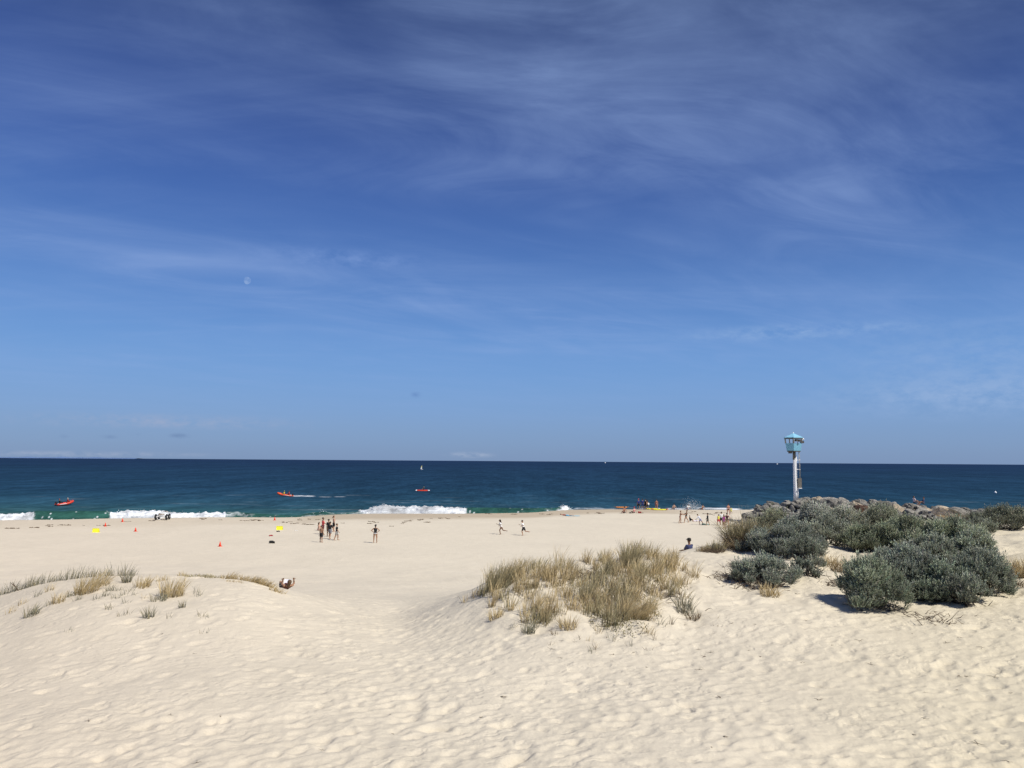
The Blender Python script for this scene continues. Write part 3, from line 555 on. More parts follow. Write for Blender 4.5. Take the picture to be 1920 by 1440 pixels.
for (px, py, n, h, kd) in [(1117, 1218, 14, .25, 3), (1108, 1225, 12, .2, 2), (1032, 1210, 9, .18, 3), (1150, 1200, 12, .3, 2), (1122, 1188, 18, .3, 1), (1210, 1185, 20, .3, 1), (1218, 1190, 14, .3, 1), (1240, 1175, 12, .4, 2), (1258, 1172, 10, .3, 3), (1180, 1212, 8, .25, 2), (1228, 1200, 7, .28, 3), (960, 1178, 12, .2, 2), (1105, 1205, 7, .2, 1), (1040, 1190, 16, .22, 3), (1085, 1200, 7, .15, 3), (1345, 1175, 5, .15, 3), (1340, 1160, 5, .14, 3), (1215, 1222, 5, .15, 3)]:
    tuft(px, py, n, .09, h, kd, 'wispy shoot poking from bare sand in front of the middle hummock', 'wispy shoots before the hummock', lean=(.1, 0), spread=.7, wdt=.005)
for px, n, h in [(1312, 50, .28), (1322, 60, .32), (1332, 80, .4), (1342, 90, .5), (1350, 60, .55)]:
    tuft(px, 1032, n, .16, h, 1 if px < 1325 else 0, 'short grass in the row on the dune edge left of the dark bushes', 'short grass on the dune edge', Y=27.5, lean=(.2, 0), spread=.3)
# low leafy creeper
mb = MB()
for (px, py, r, n) in [(1150, 1100, .55, 420), (1120, 1085, .4, 240), (1180, 1130, .6, 500), (1215, 1155, .35, 260), (1135, 1170, .4, 300), (1175, 1178, .5, 340), (1200, 1090, .5, 260), (1090, 1110, .35, 140), (1260, 1095, .5, 200), (1060, 1100, .3, 120), (1125, 1125, .4, 200), (1000, 1160, .3, 100)]:
    p = ground(px, py); th = rng.random(n) * 2 * PI; rr = r * np.sqrt(rng.random(n)); X = p.x + rr * np.cos(th); Yy = p.y + rr * np.sin(th) * 1.3
    Zz = full_h(X, Yy) + rng.uniform(0, .10, n); a = rng.random(n) * 2 * PI; el = rng.uniform(.1, 1.2, n); l = rng.uniform(.03, .06, n)
    d = np.stack([np.cos(a) * np.cos(el), np.sin(a) * np.cos(el), np.sin(el)], -1) * l[:, None]; s_ = np.stack([-np.sin(a), np.cos(a), a * 0], -1) * (l * .28)[:, None]; b = np.stack([X, Yy, Zz], -1)
    V = np.stack([b, b + d * .5 + s_, b + d, b + d * .5 - s_], 1).reshape(-1, 3); o = np.arange(n) * 4
    cc = np.array([(.13, .125, .055), (.22, .19, .085), (.09, .085, .045), (.28, .22, .12)])[rng.integers(0, 4, n)]
    mb.add(V, np.stack([o, o + 1, o + 2, o + 3], -1).tolist(), np.repeat(cc, 4, 0))
tag(part('creeping_plants', mb, M_grass), kind='stuff', label='low yellow green creeper among the hummock grass', cat='creeper')

# ---------------------------------------------------------------- bushes
def sprig(nl, L_, seed):
    r = np.random.default_rng(seed); V = []; F = []; C = []
    for k in range(nl):
        t = .12 + .88 * (k + .5) / nl; a = k * 2.4 + r.random(); el = .75 + .5 * t + r.normal() * .12; l = L_ * (.30 - .10 * t) * r.uniform(.8, 1.2)
        b = np.array([0, 0, t * L_]); d = np.array([math.cos(a) * math.cos(el), math.sin(a) * math.cos(el), math.sin(el)]); s_ = np.array([-math.sin(a), math.cos(a), 0]) * l * .17
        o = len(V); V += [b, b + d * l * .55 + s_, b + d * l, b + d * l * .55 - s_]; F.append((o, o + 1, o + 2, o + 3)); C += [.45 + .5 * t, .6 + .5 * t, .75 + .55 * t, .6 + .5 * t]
    return np.array(V), np.array(F), np.array(C)
SPR = [sprig(11, .20, s) for s in range(4)]; SPRF = [sprig(7, .24, s) for s in range(4)]
M_bush = mat('bush_leaves', (1, 1, 1), .75, .15, 3, attr=True, spec=.2)
M_branch = mat('bush_wood', (.10, .085, .07), .9, .3, 12)
def bush(px, top, wpx, Yc, label, tone=(1, 1, 1), dens_=1.0, seed=0, droop=0, depth=1.0):
    wpx *= 1.14; top += 3
    P = at(px, top, Yc); g = gz(P.x, Yc); H = P.z - g; W = wpx / 1460 * Yc; r = np.random.default_rng(seed + 50); random.seed(seed + 9)
    root = empty('coastal_bush', (P.x, Yc, g), 0, label, 'bush')
    lobes = []; nl = int(12 + W * 8)
    for k in range(nl):
        for _ in range(40):
            x, y, z = r.uniform(-1, 1), r.uniform(-1, 1), r.uniform(0, 1)
            if x * x + y * y + z * z < 1 and (x * x + y * y + z * z > .2): break
        rad = r.uniform(.20, .38) * min(H, W / 1.6) * .9
        lobes.append((np.array([x * (W / 2 - rad * .85), y * (W / 2 * .8 * depth - rad * .8), max(rad * .35, z * (H - rad * .9))]), rad))
    lobes.append((np.array([0, 0, H - .3 * H - .03]), .30 * H)); lobes.append((np.array([0, 0, H * .3]), .35 * H))
    far = Yc > 29; tpl = SPRF if far else SPR
    Ps = []; Ds = []; Ls = []
    for (c, rad) in lobes:
        n = int(rad * rad * 4 * PI * (230 if far else 400) * dens_)
        d = r.normal(size=(n, 3)); d /= np.linalg.norm(d, axis=1)[:, None]; d[:, 2] = np.where(d[:, 2] < -.35, -d[:, 2], d[:, 2])
        lump = 1 + .16 * np.sin(d[:, 0] * 7 + c[0] * 9) * np.sin(d[:, 1] * 6 + c[1] * 7) + .12 * np.sin(d[:, 2] * 9 + c[0] * 5)
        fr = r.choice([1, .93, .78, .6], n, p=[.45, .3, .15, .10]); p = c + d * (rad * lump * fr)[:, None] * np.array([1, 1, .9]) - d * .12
        # drop points deep inside another lobe
        keep = p[:, 2] > -.05; ins = np.zeros(n)
        for (c2, r2) in lobes:
            if c2 is c: continue
            ins = np.maximum(ins, (np.linalg.norm(p - c2, axis=1) < r2 * .72))
        keep &= (ins < .5) | (r.random(n) < .05); keep &= (d[:, 2] > -.02) | (r.random(n) < .40)
        Ps.append(p[keep]); Ds.append(d[keep]); Ls.append(np.full(keep.sum(), r.uniform(.68, 1.2)) * (.12 + .93 * fr[keep]))  # sprigs deeper in a lobe are darker: inner shade put into leaf colour
    p = np.concatenate(Ps); d = np.concatenate(Ds); lt = np.concatenate(Ls)
    # follow the ground beyond the base point
    p[:, 2] += full_h(P.x + p[:, 0], Yc + p[:, 1]) - g
    up = np.array([0.10, 0, 1.0]); ax = d * .8 + up * .8 + r.normal(size=p.shape) * .22; ax[:, 2] -= droop; ax /= np.linalg.norm(ax, axis=1)[:, None]
    t1 = np.cross(ax, r.normal(size=p.shape)); t1 /= np.linalg.norm(t1, axis=1)[:, None]; t2 = np.cross(ax, t1); mb = MB(); which = r.integers(0, 4, len(p))
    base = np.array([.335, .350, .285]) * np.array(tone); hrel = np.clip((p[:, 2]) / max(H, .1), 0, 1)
    for q in range(4):
        V, F, Cc = tpl[q]; k = which == q; m = k.sum()
        if not m: continue
        s_ = (r.uniform(.65, 1.15, m) * (1 + .55 * (r.random(m) < .12) * (d[k][:, 2] > .2)))[:, None, None]
        VV = p[k][:, None, :] + s_ * (V[None, :, 0:1] * t1[k][:, None, :] + V[None, :, 1:2] * t2[k][:, None, :] + V[None, :, 2:3] * ax[k][:, None, :])
        FF = (F[None] + (np.arange(m) * len(V))[:, None, None]).reshape(-1, 4)
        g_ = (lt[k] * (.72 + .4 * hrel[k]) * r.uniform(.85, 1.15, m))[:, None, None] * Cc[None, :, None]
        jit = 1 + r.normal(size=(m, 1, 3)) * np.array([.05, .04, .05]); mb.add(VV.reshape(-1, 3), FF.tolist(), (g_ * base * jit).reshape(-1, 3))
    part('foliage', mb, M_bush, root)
    mb = MB()
    for k in range(int(14 + W * 8)):
        c, rad = lobes[k % len(lobes)]; tip = c + r.normal(size=3) * rad * .4; tip[2] = max(tip[2], .05); b = np.array([tip[0] * .35, tip[1] * .35, -.08]); mid = (b + tip) / 2 + r.normal(size=3) * .08
        mb.sweep([b, mid, tip], [.022, .014, .005], 5)
        for j in range(3):
            t2_ = mid + r.normal(size=3) * .22; mb.sweep([mid, (mid + t2_) / 2 + r.normal(size=3) * .03, t2_], [.009, .007, .003], 4)
    part('branches', mb, M_branch, root)
    return root
BU = [
 (1520, 938, 150, 32.5, 'silvery bush directly below the tower pole, topmost of the left bushes', (1.25, 1.22, 1.22)),
 (1582, 948, 100, 31.5, 'silvery bush right of the one below the tower, next to the reddish boulder', (1.25, 1.22, 1.15)),
 (1448, 952, 95, 31.5, 'brownish green bush between the tall grass clump and the silvery bush', (1.0, .98, .8)),
 (1478, 968, 135, 27.0, 'large rounded dark grey bush in the middle of the left clump', (.98, 1.0, .98)),
 (1425, 990, 85, 27.5, 'dark bush on the left edge of the left clump above the bare sand', (.8, .84, .84)),
 (1438, 1042, 140, 23.0, 'low grey green bush at the bottom left of the left clump', (1.0, 1.03, 1.0)),
 (1512, 1050, 66, 23.6, 'small dark bush at the bottom right of the left clump', (.9, .95, .9)),
 (1652, 945, 100, 31.5, 'olive bush behind the gap between the two large clumps', (.98, .98, .84)),
 (1622, 982, 95, 28.0, 'dark olive bush above the dry brown grass in the gap', (.88, .92, .75)),
 (1702, 965, 140, 27.5, 'broad pale green bush below the boulders, left of its twin', (1.12, 1.15, .95)),
 (1788, 968, 130, 27.0, 'broad pale green bush below the boulders, right of its twin', (1.12, 1.16, .98)),
 (1634, 1042, 124, 20.6, 'lowest front bush at the left foot of the right clump', (.92, .98, .86)),
 (1700, 1018, 150, 22.0, 'tall grey bush at the front centre of the right clump', (1.0, 1.03, 1.0)),
 (1762, 1052, 120, 21.2, 'dark low bush between the front centre bush and the right end bush', (.85, .92, .82)),
 (1838, 1026, 130, 22.0, 'bushy grey green shrub at the right end of the right clump', (.95, .98, .92)),
 (1506, 1000, 78, 25.2, 'rounded grey bush between the large left bush and the small dark one below it', (.95, .98, .92)),
 (1750, 1000, 120, 24.6, 'grey green bush hidden in the middle of the right clump', (1.0, 1.03, .95)),
 (1822, 994, 110, 24.8, 'pale bush at the upper right shoulder of the right clump', (1.08, 1.1, .98)),
 (1552, 962, 110, 29.5, 'soft silvery bush above the small patch of bare sand', (1.15, 1.15, 1.08)),
 (1806, 1072, 105, 20.7, 'small dark bush lowest at the right front of the right clump', (.88, .9, .84)),
 (1880, 946, 125, 37.0, 'dark brown green bush apart on the far right dune', (.72, .72, .62)),
 (1832, 968, 75, 35.0, 'small greyish bush at the left foot of the far right dune bush', (.9, .92, .84)),
]
for i, (px, top, w, Y_, lb, tn) in enumerate(BU): bush(px, top, w, Y_, lb, tn, seed=i * 3 + 1)
# tall grass clump left of the bushes, dry undergrowth and other grass there
tuft(1396, 1000, 900, .62, 1.15, 0, 'big shaggy grass clump with brown skirt at the left end of the bushes', lean=(.05, 0), spread=.55, Y=28.6, wdt=.010, dark=.8)
tuft(1392, 1004, 500, .66, .72, 3, 'brown dead skirt of grass under the big shaggy clump', lean=(-.1, -.1), spread=.9, Y=28.2, wdt=.010)
tuft(1402, 1000, 70, .3, 1.55, 1, 'long pale seed stalks rising above the big shaggy clump', lean=(.03, 0), spread=.14, Y=28.8, wdt=.006)
tuft(1442, 1118, 150, .26, .42, 1, 'golden brown grass tuft hanging below the left clump of bushes', lean=(.1, -.2), spread=.6)
tuft(1590, 1052, 260, .5, .5, 3, 'dry brown grass in the sandy gap between the bush clumps', lean=(.1, 0), spread=.6, Y=24.5)
tuft(1560, 1035, 160, .35, .45, 1, 'pale dry grass at the left side of the sandy gap', lean=(.2, 0), spread=.6, Y=25.5)
tuft(1912, 1082, 420, .34, .62, 1, 'golden green grass tuft at the right edge of the view', lean=(0, 0), spread=.5)
tuft(1905, 1100, 140, .3, .3, 3, 'dead brown grass under the golden green tuft at the right edge', lean=(0, -.1), spread=.9)
def brush(px, py, n, r_, h, label, sd):
    p = ground(px, py); mb = MB(); r = np.random.default_rng(sd)
    for k in range(n):
        b = np.array([r.normal() * r_, r.normal() * r_ * .8]); z0 = gz(p.x + b[0], p.y + b[1]) - p.z; a = r.random() * 2 * PI; l = r.uniform(.15, .4) * h / .3; pts = [(b[0], b[1], z0 - .01)]
        dz = r.uniform(.05, .6)
        for j in range(3): a += r.normal() * .5; q = pts[-1]; pts.append((q[0] + math.cos(a) * l / 3, q[1] + math.sin(a) * l / 3, max(z0 - .01, q[2] + dz * l / 3 + r.normal() * .03)))
        mb.sweep(pts, [.009, .007, .005, .002], 4)
    o = part('dry_brush', mb, M_twig, None, p); tag(o, label, 'dry brush')
brush(1338, 1035, 130, .16, .35, 'dark tangle of dead twigs by the grass on the dune edge', 1)
brush(1372, 1085, 150, .32, .3, 'scattered brown dead twigs left of the low left bush', 2)
brush(1385, 1062, 90, .22, .28, 'dead twigs in the hollow under the dark left bush', 7)
brush(1415, 1096, 190, .4, .3, 'matted dry twigs at the foot of the left clump', 3)
brush(1565, 1098, 60, .2, .3, 'dark twigs on sand at the left foot of the right clump', 4)
brush(1740, 1158, 34, .35, .34, 'thin dead branches lying below the right clump', 5)
brush(1765, 1168, 16, .2, .34, 'small forked twigs on the sand below the dead branches', 6)
brush(1250, 1120, 60, .4, .25, 'dry twigs on the right slope of the hummock', 8)
brush(1105, 1080, 80, .25, .35, 'dead grey twigs on the hummock skyline left of centre', 9)

# ---------------------------------------------------------------- boulders
def rock_mesh(seed):
    r = np.random.default_rng(seed); bm = bmesh.new(); bmesh.ops.create_icosphere(bm, subdivisions=4, radius=1); 
    n = r.normal(size=(8, 3)); n /= np.linalg.norm(n, axis=1)[:, None]; h = r.uniform(.45, .9, 8)
    for v in bm.verts:
        d = np.array(v.co); q = n @ d; k = q > .05; rad = min(1.15, (h[k] / q[k]).min() if k.any() else 1.15)
        rad *= 1 + .035 * math.sin(d[0] * 9 + seed) * math.sin(d[1] * 8) + .02 * math.sin(d[2] * 23 + d[0] * 17); v.co = Vector(d * rad)
    me = bpy.data.meshes.new('boulder'); bm.to_mesh(me); bm.free(); me.polygons.foreach_set('use_smooth', np.zeros(len(me.polygons), bool)); return me
def rock_mat(name, c1, c2):
    m, nt, out = newmat(name); p = N(nt, 'ShaderNodeBsdfPrincipled'); L(nt, p.outputs[0], out.inputs[0]); p.inputs['Roughness'].default_value = .9; p.inputs['Specular IOR Level'].default_value = .2
    tc = N(nt, 'ShaderNodeTexCoord'); oi = N(nt, 'ShaderNodeObjectInfo'); nz = N(nt, 'ShaderNodeTexNoise'); nz.inputs['Scale'].default_value = 2.2; nz.inputs['Detail'].default_value = 8; nz.inputs['Roughness'].default_value = .65
    ad = N(nt, 'ShaderNodeVectorMath', operation='ADD'); L(nt, tc.outputs['Object'], ad.inputs[0]); L(nt, oi.outputs['Random'], ad.inputs[1]); L(nt, ad.outputs[0], nz.inputs['Vector'])
    rp = N(nt, 'ShaderNodeValToRGB'); rp.color_ramp.elements[0].position = .35; rp.color_ramp.elements[1].position = .66; rp.color_ramp.elements[0].color = (*c1, 1); rp.color_ramp.elements[1].color = (*c2, 1); L(nt, nz.outputs[0], rp.inputs[0])
    mr = N(nt, 'ShaderNodeMapRange'); mr.inputs['To Min'].default_value = .6; mr.inputs['To Max'].default_value = 1.3; L(nt, oi.outputs['Random'], mr.inputs[0])
    sc = N(nt, 'ShaderNodeVectorMath', operation='SCALE'); L(nt, rp.outputs[0], sc.inputs[0]); L(nt, mr.outputs[0], sc.inputs['Scale']); L(nt, sc.outputs[0], p.inputs['Base Color'])
    b = N(nt, 'ShaderNodeBump'); b.inputs['Distance'].default_value = .1; b.inputs['Strength'].default_value = .8; L(nt, nz.outputs[0], b.inputs['Height']); L(nt, b.outputs[0], p.inputs['Normal']); return m
M_rock = rock_mat('grey_rock', (.10, .094, .082), (.33, .31, .27)); M_rock2 = rock_mat('tan_rock', (.24, .19, .13), (.50, .42, .31)); M_rock3 = rock_mat('red_rock', (.11, .065, .045), (.22, .135, .10))
RM = []
for s in range(12):
    me = rock_mesh(s + 40); me.materials.append(M_rock); RM.append(me)
RM2 = []
for s in range(4):
    me = rock_mesh(s + 80); me.materials.append(M_rock2); RM2.append(me)
CT = [(1372, 975), (1395, 958), (1420, 945), (1450, 938), (1480, 934), (1495, 932), (1530, 928), (1560, 930), (1600, 934), (1660, 938), (1700, 941), (1740, 945), (1800, 950), (1850, 954), (1900, 958), (1960, 962), (2300, 968)]
def crest_z(px, Yc=108): return at(px, 4.0 + float(np.interp(px, [c[0] for c in CT], [c[1] for c in CT])), Yc).z
random.seed(21)
GB = 'grey boulders of the breakwater'
for (Yc, dz) in [(108, 0), (106, -.25), (103.5, -.6), (101, -1.0), (98.5, -1.45), (96, -1.9), (93, -2.35), (111, -.7)]:
    px = 1374 + random.uniform(0, 14) + (6 if Yc < 100 else 0)
    while px < 2140:
        s = random.uniform(.5, .98) * (1.0 if px > 1440 else .85)
        z = crest_z(px) + dz; x = (px - 960) / 1460 * Yc
        z = max(z, gz(x, Yc) + .2)
        tan_ = random.random() < .13
        o = bpy.data.objects.new('boulder', random.choice(RM2 if tan_ else RM)); col.objects.link(o)
        o.scale = (s * random.uniform(1.0, 1.5), s * random.uniform(.9, 1.2), s * random.uniform(.62, .9)); o.location = (x, Yc + random.uniform(-.8, .8), z - o.scale.z * .85)
        o.rotation_euler = (random.uniform(-.3, .3), random.uniform(-.3, .3), random.uniform(0, 6.28))
        if tan_: tag(o, 'tan coloured angular boulder lying among the grey breakwater rocks', 'boulder', 'tan boulders of the breakwater')
        else: tag(o, 'grey angular boulder piled on the breakwater behind the bushes', 'boulder', GB)
        px += s * 1.55 / Yc * 1460
def lone_rock(px, py, Yc, s, m, label, me_i):
    me = RM[me_i].copy(); me.materials.clear(); me.materials.append(m); P = at(px, py, Yc); o = bpy.data.objects.new('boulder', me); col.objects.link(o); o.scale = s; o.location = P; o.rotation_euler = (.1, .2, random.uniform(0, 6)); tag(o, label, 'boulder')
lone_rock(1614, 955, 90, (.85, .7, .6), M_rock3, 'dark reddish brown boulder in the gap behind the silvery bushes', 3)
lone_rock(1605, 953, 91, (.55, .55, .75), M_rock2, 'pale tan boulder standing at the left side of the reddish one', 5)
lone_rock(1772, 961, 90, (1.5, .9, .55), M_rock2, 'long tan sloping slab in the breakwater, largest of the tan rocks', 6)
lone_rock(1797, 962, 89, (1.25, .9, .55), M_rock, 'big pale grey slab overlapping the right end of the long tan slab', 8)
# rubble core under the boulders
xs = np.linspace(1340, 2400, 90); ysr = np.array([86, 90, 94, 98, 102, 106, 108, 111, 116, 122.])
dzr = np.array([-4, -3.0, -2.7, -2.0, -1.4, -.9, -.75, -1.4, -3, -5])
Xg = np.array([[(p_ - 960) / 1460 * y_ for p_ in xs] for y_ in ysr]); Zg = np.array([[crest_z(p_) - .5 + d_ - (0 if p_ > 1385 else (1385 - p_) * .06) for p_ in xs] for d_ in dzr]) + .25 * rng.random((10, 90)); Yg = np.repeat(ysr[:, None], 90, 1)
tag(link('breakwater_base', grid_mesh('breakwater_base', Xg, Yg, Zg), mat('rubble', (.07, .068, .06), .95, .4, .8, bump=.6)), kind='structure')
# ---------------------------------------------------------------- lookout tower
M_white = mat('white_paint', (.93, .93, .91), .45, .05, 3); M_teal = mat('teal_panel', srgb(128, 188, 212), .5, .06, 2); M_roof = mat('pale_blue_roof', srgb(140, 196, 220), .45, .05, 2)
M_grey = mat('grey_steel', (.33, .33, .31), .5, .12, 4); M_dgrey = mat('dark_grey_metal', (.09, .085, .08), .5, .2, 5); M_box = mat('brown_grey_sheet', (.17, .155, .13), .6, .12, 3); M_black = mat('black_rubber', (.015, .015, .016), .7, .1, 8)
TY = 106.0; tb = at(1491.8, 932.5, TY); TS = TY / 1460
tw = empty('lookout_tower', (tb.x, tb.y, tb.z - .3), 0, 'pale blue lifeguard lookout cabin on a tall white pole standing in the rocks', 'lookout tower')
def TL(px, py, dy=0): v = at(px, py, TY + dy); return Vector((v.x - tb.x, v.y - tb.y, v.z - tb.z + .3))
cx = TL(1488.3, 845).x; z_floor = TL(1488, 845.3).z; z_sill = TL(1488, 831.3).z; z_eave = TL(1488, 821.6).z; z_top = TL(1487, 812).z
def hexring(rad, z, rot=R(12)): return [(cx + rad * math.cos(rot + k * PI / 3), rad * math.sin(rot + k * PI / 3), z) for k in range(6)]
mb = MB(); lo = hexring(13.9 * TS, z_floor); hi_ = hexring(16.4 * TS, z_sill); lo2 = hexring(12.9 * TS, z_floor); hi2 = hexring(15.4 * TS, z_sill)
mb.add(lo + hi_ + lo2 + hi2, [(k, (k + 1) % 6, 6 + (k + 1) % 6, 6 + k) for k in range(6)] + [(12 + (k + 1) % 6, 12 + k, 18 + k, 18 + (k + 1) % 6) for k in range(6)] + [(6 + k, 6 + (k + 1) % 6, 18 + (k + 1) % 6, 18 + k) for k in range(6)])
part('cabin_wall', mb, M_teal, tw, smooth=False)
mb = MB(); a = hexring(13.6 * TS, z_floor - .12); b = hexring(13.6 * TS, z_floor - .003); mb.add(a + b, [tuple(range(5, -1, -1)), tuple(range(6, 12))] + [(k, (k + 1) % 6, 6 + (k + 1) % 6, 6 + k) for k in range(6)]); part('floor', mb, M_dgrey, tw, smooth=False)
for k in range(6):
    p0 = hexring(15.9 * TS, z_sill)[k]; p1 = hexring(17.3 * TS, z_eave)[k]; mb = MB(); mb.sweep([p0, p1], .075, 6); part('post', mb, M_grey, tw)
for k in (1, 3, 4, 5):
    p0 = hexring(15.6 * TS, z_sill); p1 = hexring(17 * TS, z_eave); q0 = (Vector(p0[k]) + Vector(p0[(k + 1) % 6])) / 2; q1 = (Vector(p1[k]) + Vector(p1[(k + 1) % 6])) / 2
    mb = MB(); mb.sweep([q0, q1], .045, 6); part('mullion', mb, M_grey, tw)
mb = MB(); e0 = hexring(19.0 * TS, z_eave); e1 = hexring(19.2 * TS, z_eave + .10); mb.add(e0 + e1 + [(cx, 0, z_top)], [(k, (k + 1) % 6, 6 + (k + 1) % 6, 6 + k) for k in range(6)] + [(6 + k, 6 + (k + 1) % 6, 12) for k in range(6)] + [tuple(range(5, -1, -1))])
rf = part('roof', mb, M_roof, tw, smooth=False)
mb = MB(); s0 = hexring(18.7 * TS, z_eave - .09); s1 = hexring(18.7 * TS, z_eave - .004); mb.add(s0 + s1, [tuple(range(5, -1, -1)), tuple(range(6, 12))] + [(k, (k + 1) % 6, 6 + (k + 1) % 6, 6 + k) for k in range(6)]); part('soffit', mb, M_dgrey, rf, smooth=False)
mb = MB(); s0 = hexring(14.3 * TS, z_floor + .0); 
mb.ell((cx, 0, z_top + .02), (.09, .09, .08)); part('finial', mb, M_white, rf)
mb = MB(); mb.sweep([TL(1489.2, 862), TL(1489, 845.8)], [.20, .20], 16); part('upper_column', mb, M_box, tw)
mb = MB(); mb.sweep([TL(1492.2, 937), TL(1491.9, 925), TL(1490.6, 890), TL(1489.6, 860), TL(1489.4, 856.5)], [.30, .28, .235, .20, .17], 18); part('pole', mb, M_white, tw)
mb = MB(); mb.sweep([TL(1495.2, 934, -.2), TL(1493.5, 880, -.2), TL(1493, 854, -.2)], .045, 8); part('guide_rail', mb, M_white, tw)
mb = MB()
for o_ in (-.22, .22): mb.sweep([TL(1500.4, 898) + Vector((o_ * .6, o_, 0)), TL(1498, 846) + Vector((o_ * .6, o_, 0))], .028, 6)
for k in range(17):
    p = TL(1498.2 + k * .13, 848 + k * 2.9); mb.sweep([p + Vector((-.13, -.22, 0)), p + Vector((.13, .22, 0))], .018, 5)
part('ladder', mb, M_grey, tw)
for py in (862.4, 880): mb = MB(); mb.box(TL(1495.6, py, -.1), (9.2 * TS, .10, .09)); part('bracket', mb, M_white, tw, smooth=False)
mb = MB(); mb.box(TL(1498.7, 905.7, -.1), (6.6 * TS, .5, 17.6 * TS)); part('ladder_guard', mb, M_box, tw, smooth=False)
mb = MB(); mb.box(TL(1499.6, 915.5, -.25), (5.4 * TS, .6, .09)); part('ledge', mb, M_white, tw, smooth=False)
mb = MB(); mb.sweep([TL(1496.8, 935, -.3), TL(1496.4, 915.5, -.3)], .05, 8); part('ladder_foot', mb, M_white, tw)
mb = MB(); mb.box(TL(1481.5, 848, -.2), (.42, .3, .32)); part('control_box', mb, M_box, tw, smooth=False)
mb = MB(); mb.box(TL(1484.4, 847.6, -.3), (.12, .12, .30)); part('bracket', mb, M_dgrey, tw, smooth=False)
for (px, py, s_) in [(1492.5, 825.5, .34), (1499.0, 826, .36), (1503.6, 828.6, .42)]:
    mb = MB(); c = TL(px, py, -.9 if px < 1500 else -.5); mb.box(c, (s_, .3, s_ * .8), taper=.75); mb.sweep([c + Vector((0, -.14, 0)), c + Vector((.02, -.34, -.02))], [s_ * .22, s_ * .42], 12); part('loudspeaker', mb, M_dgrey, tw, smooth=False)
mb = MB(); mb.sweep([TL(1503, 824.5, -.6), TL(1507.5, 822.8, -.7)], [.05, .12], 8); part('floodlight', mb, M_white, tw)

# ---------------------------------------------------------------- people
def remesh(name, mb, voxel, smooth_it=3):
    me0 = mb.mesh('tmp_body'); o = bpy.data.objects.new('tmp_body', me0); col.objects.link(o)
    m = o.modifiers.new('r', 'REMESH'); m.mode = 'VOXEL'; m.voxel_size = voxel; m.use_smooth_shade = True
    s = o.modifiers.new('s', 'SMOOTH'); s.iterations = smooth_it; s.factor = .5
    dg = bpy.context.evaluated_depsgraph_get(); me = bpy.data.meshes.new_from_object(o.evaluated_get(dg)); me.name = name
    bpy.data.objects.remove(o); bpy.data.meshes.remove(me0); return me
SK = {'tan': (.36, .20, .12), 'fair': (.52, .33, .23), 'brown': (.20, .105, .06), 'red': (.42, .20, .13)}
M_skin = {k: mat('skin_' + k, v, .55, .08, 20) for k, v in SK.items()}
def cloth(c): return mat('cloth_%02d_%02d_%02d' % tuple(int(x * 99) for x in c), c, .85, .18, 14)
BLK = (.018, .018, .022); WHT = (.78, .78, .76); NAVY = (.02, .035, .16)
def U_(v): return Vector(v).normalized()
STAND = dict(lean=(0, 0, 1), ua=((-.22, .02, -1), (.22, .02, -1)), fa=((-.1, .16, -1), (.1, .16, -1)), th=((-.07, .03, -1), (.07, .0, -1)), sh=((-.02, -.04, -1), (.02, -.04, -1)), head=(0, .05, 1))
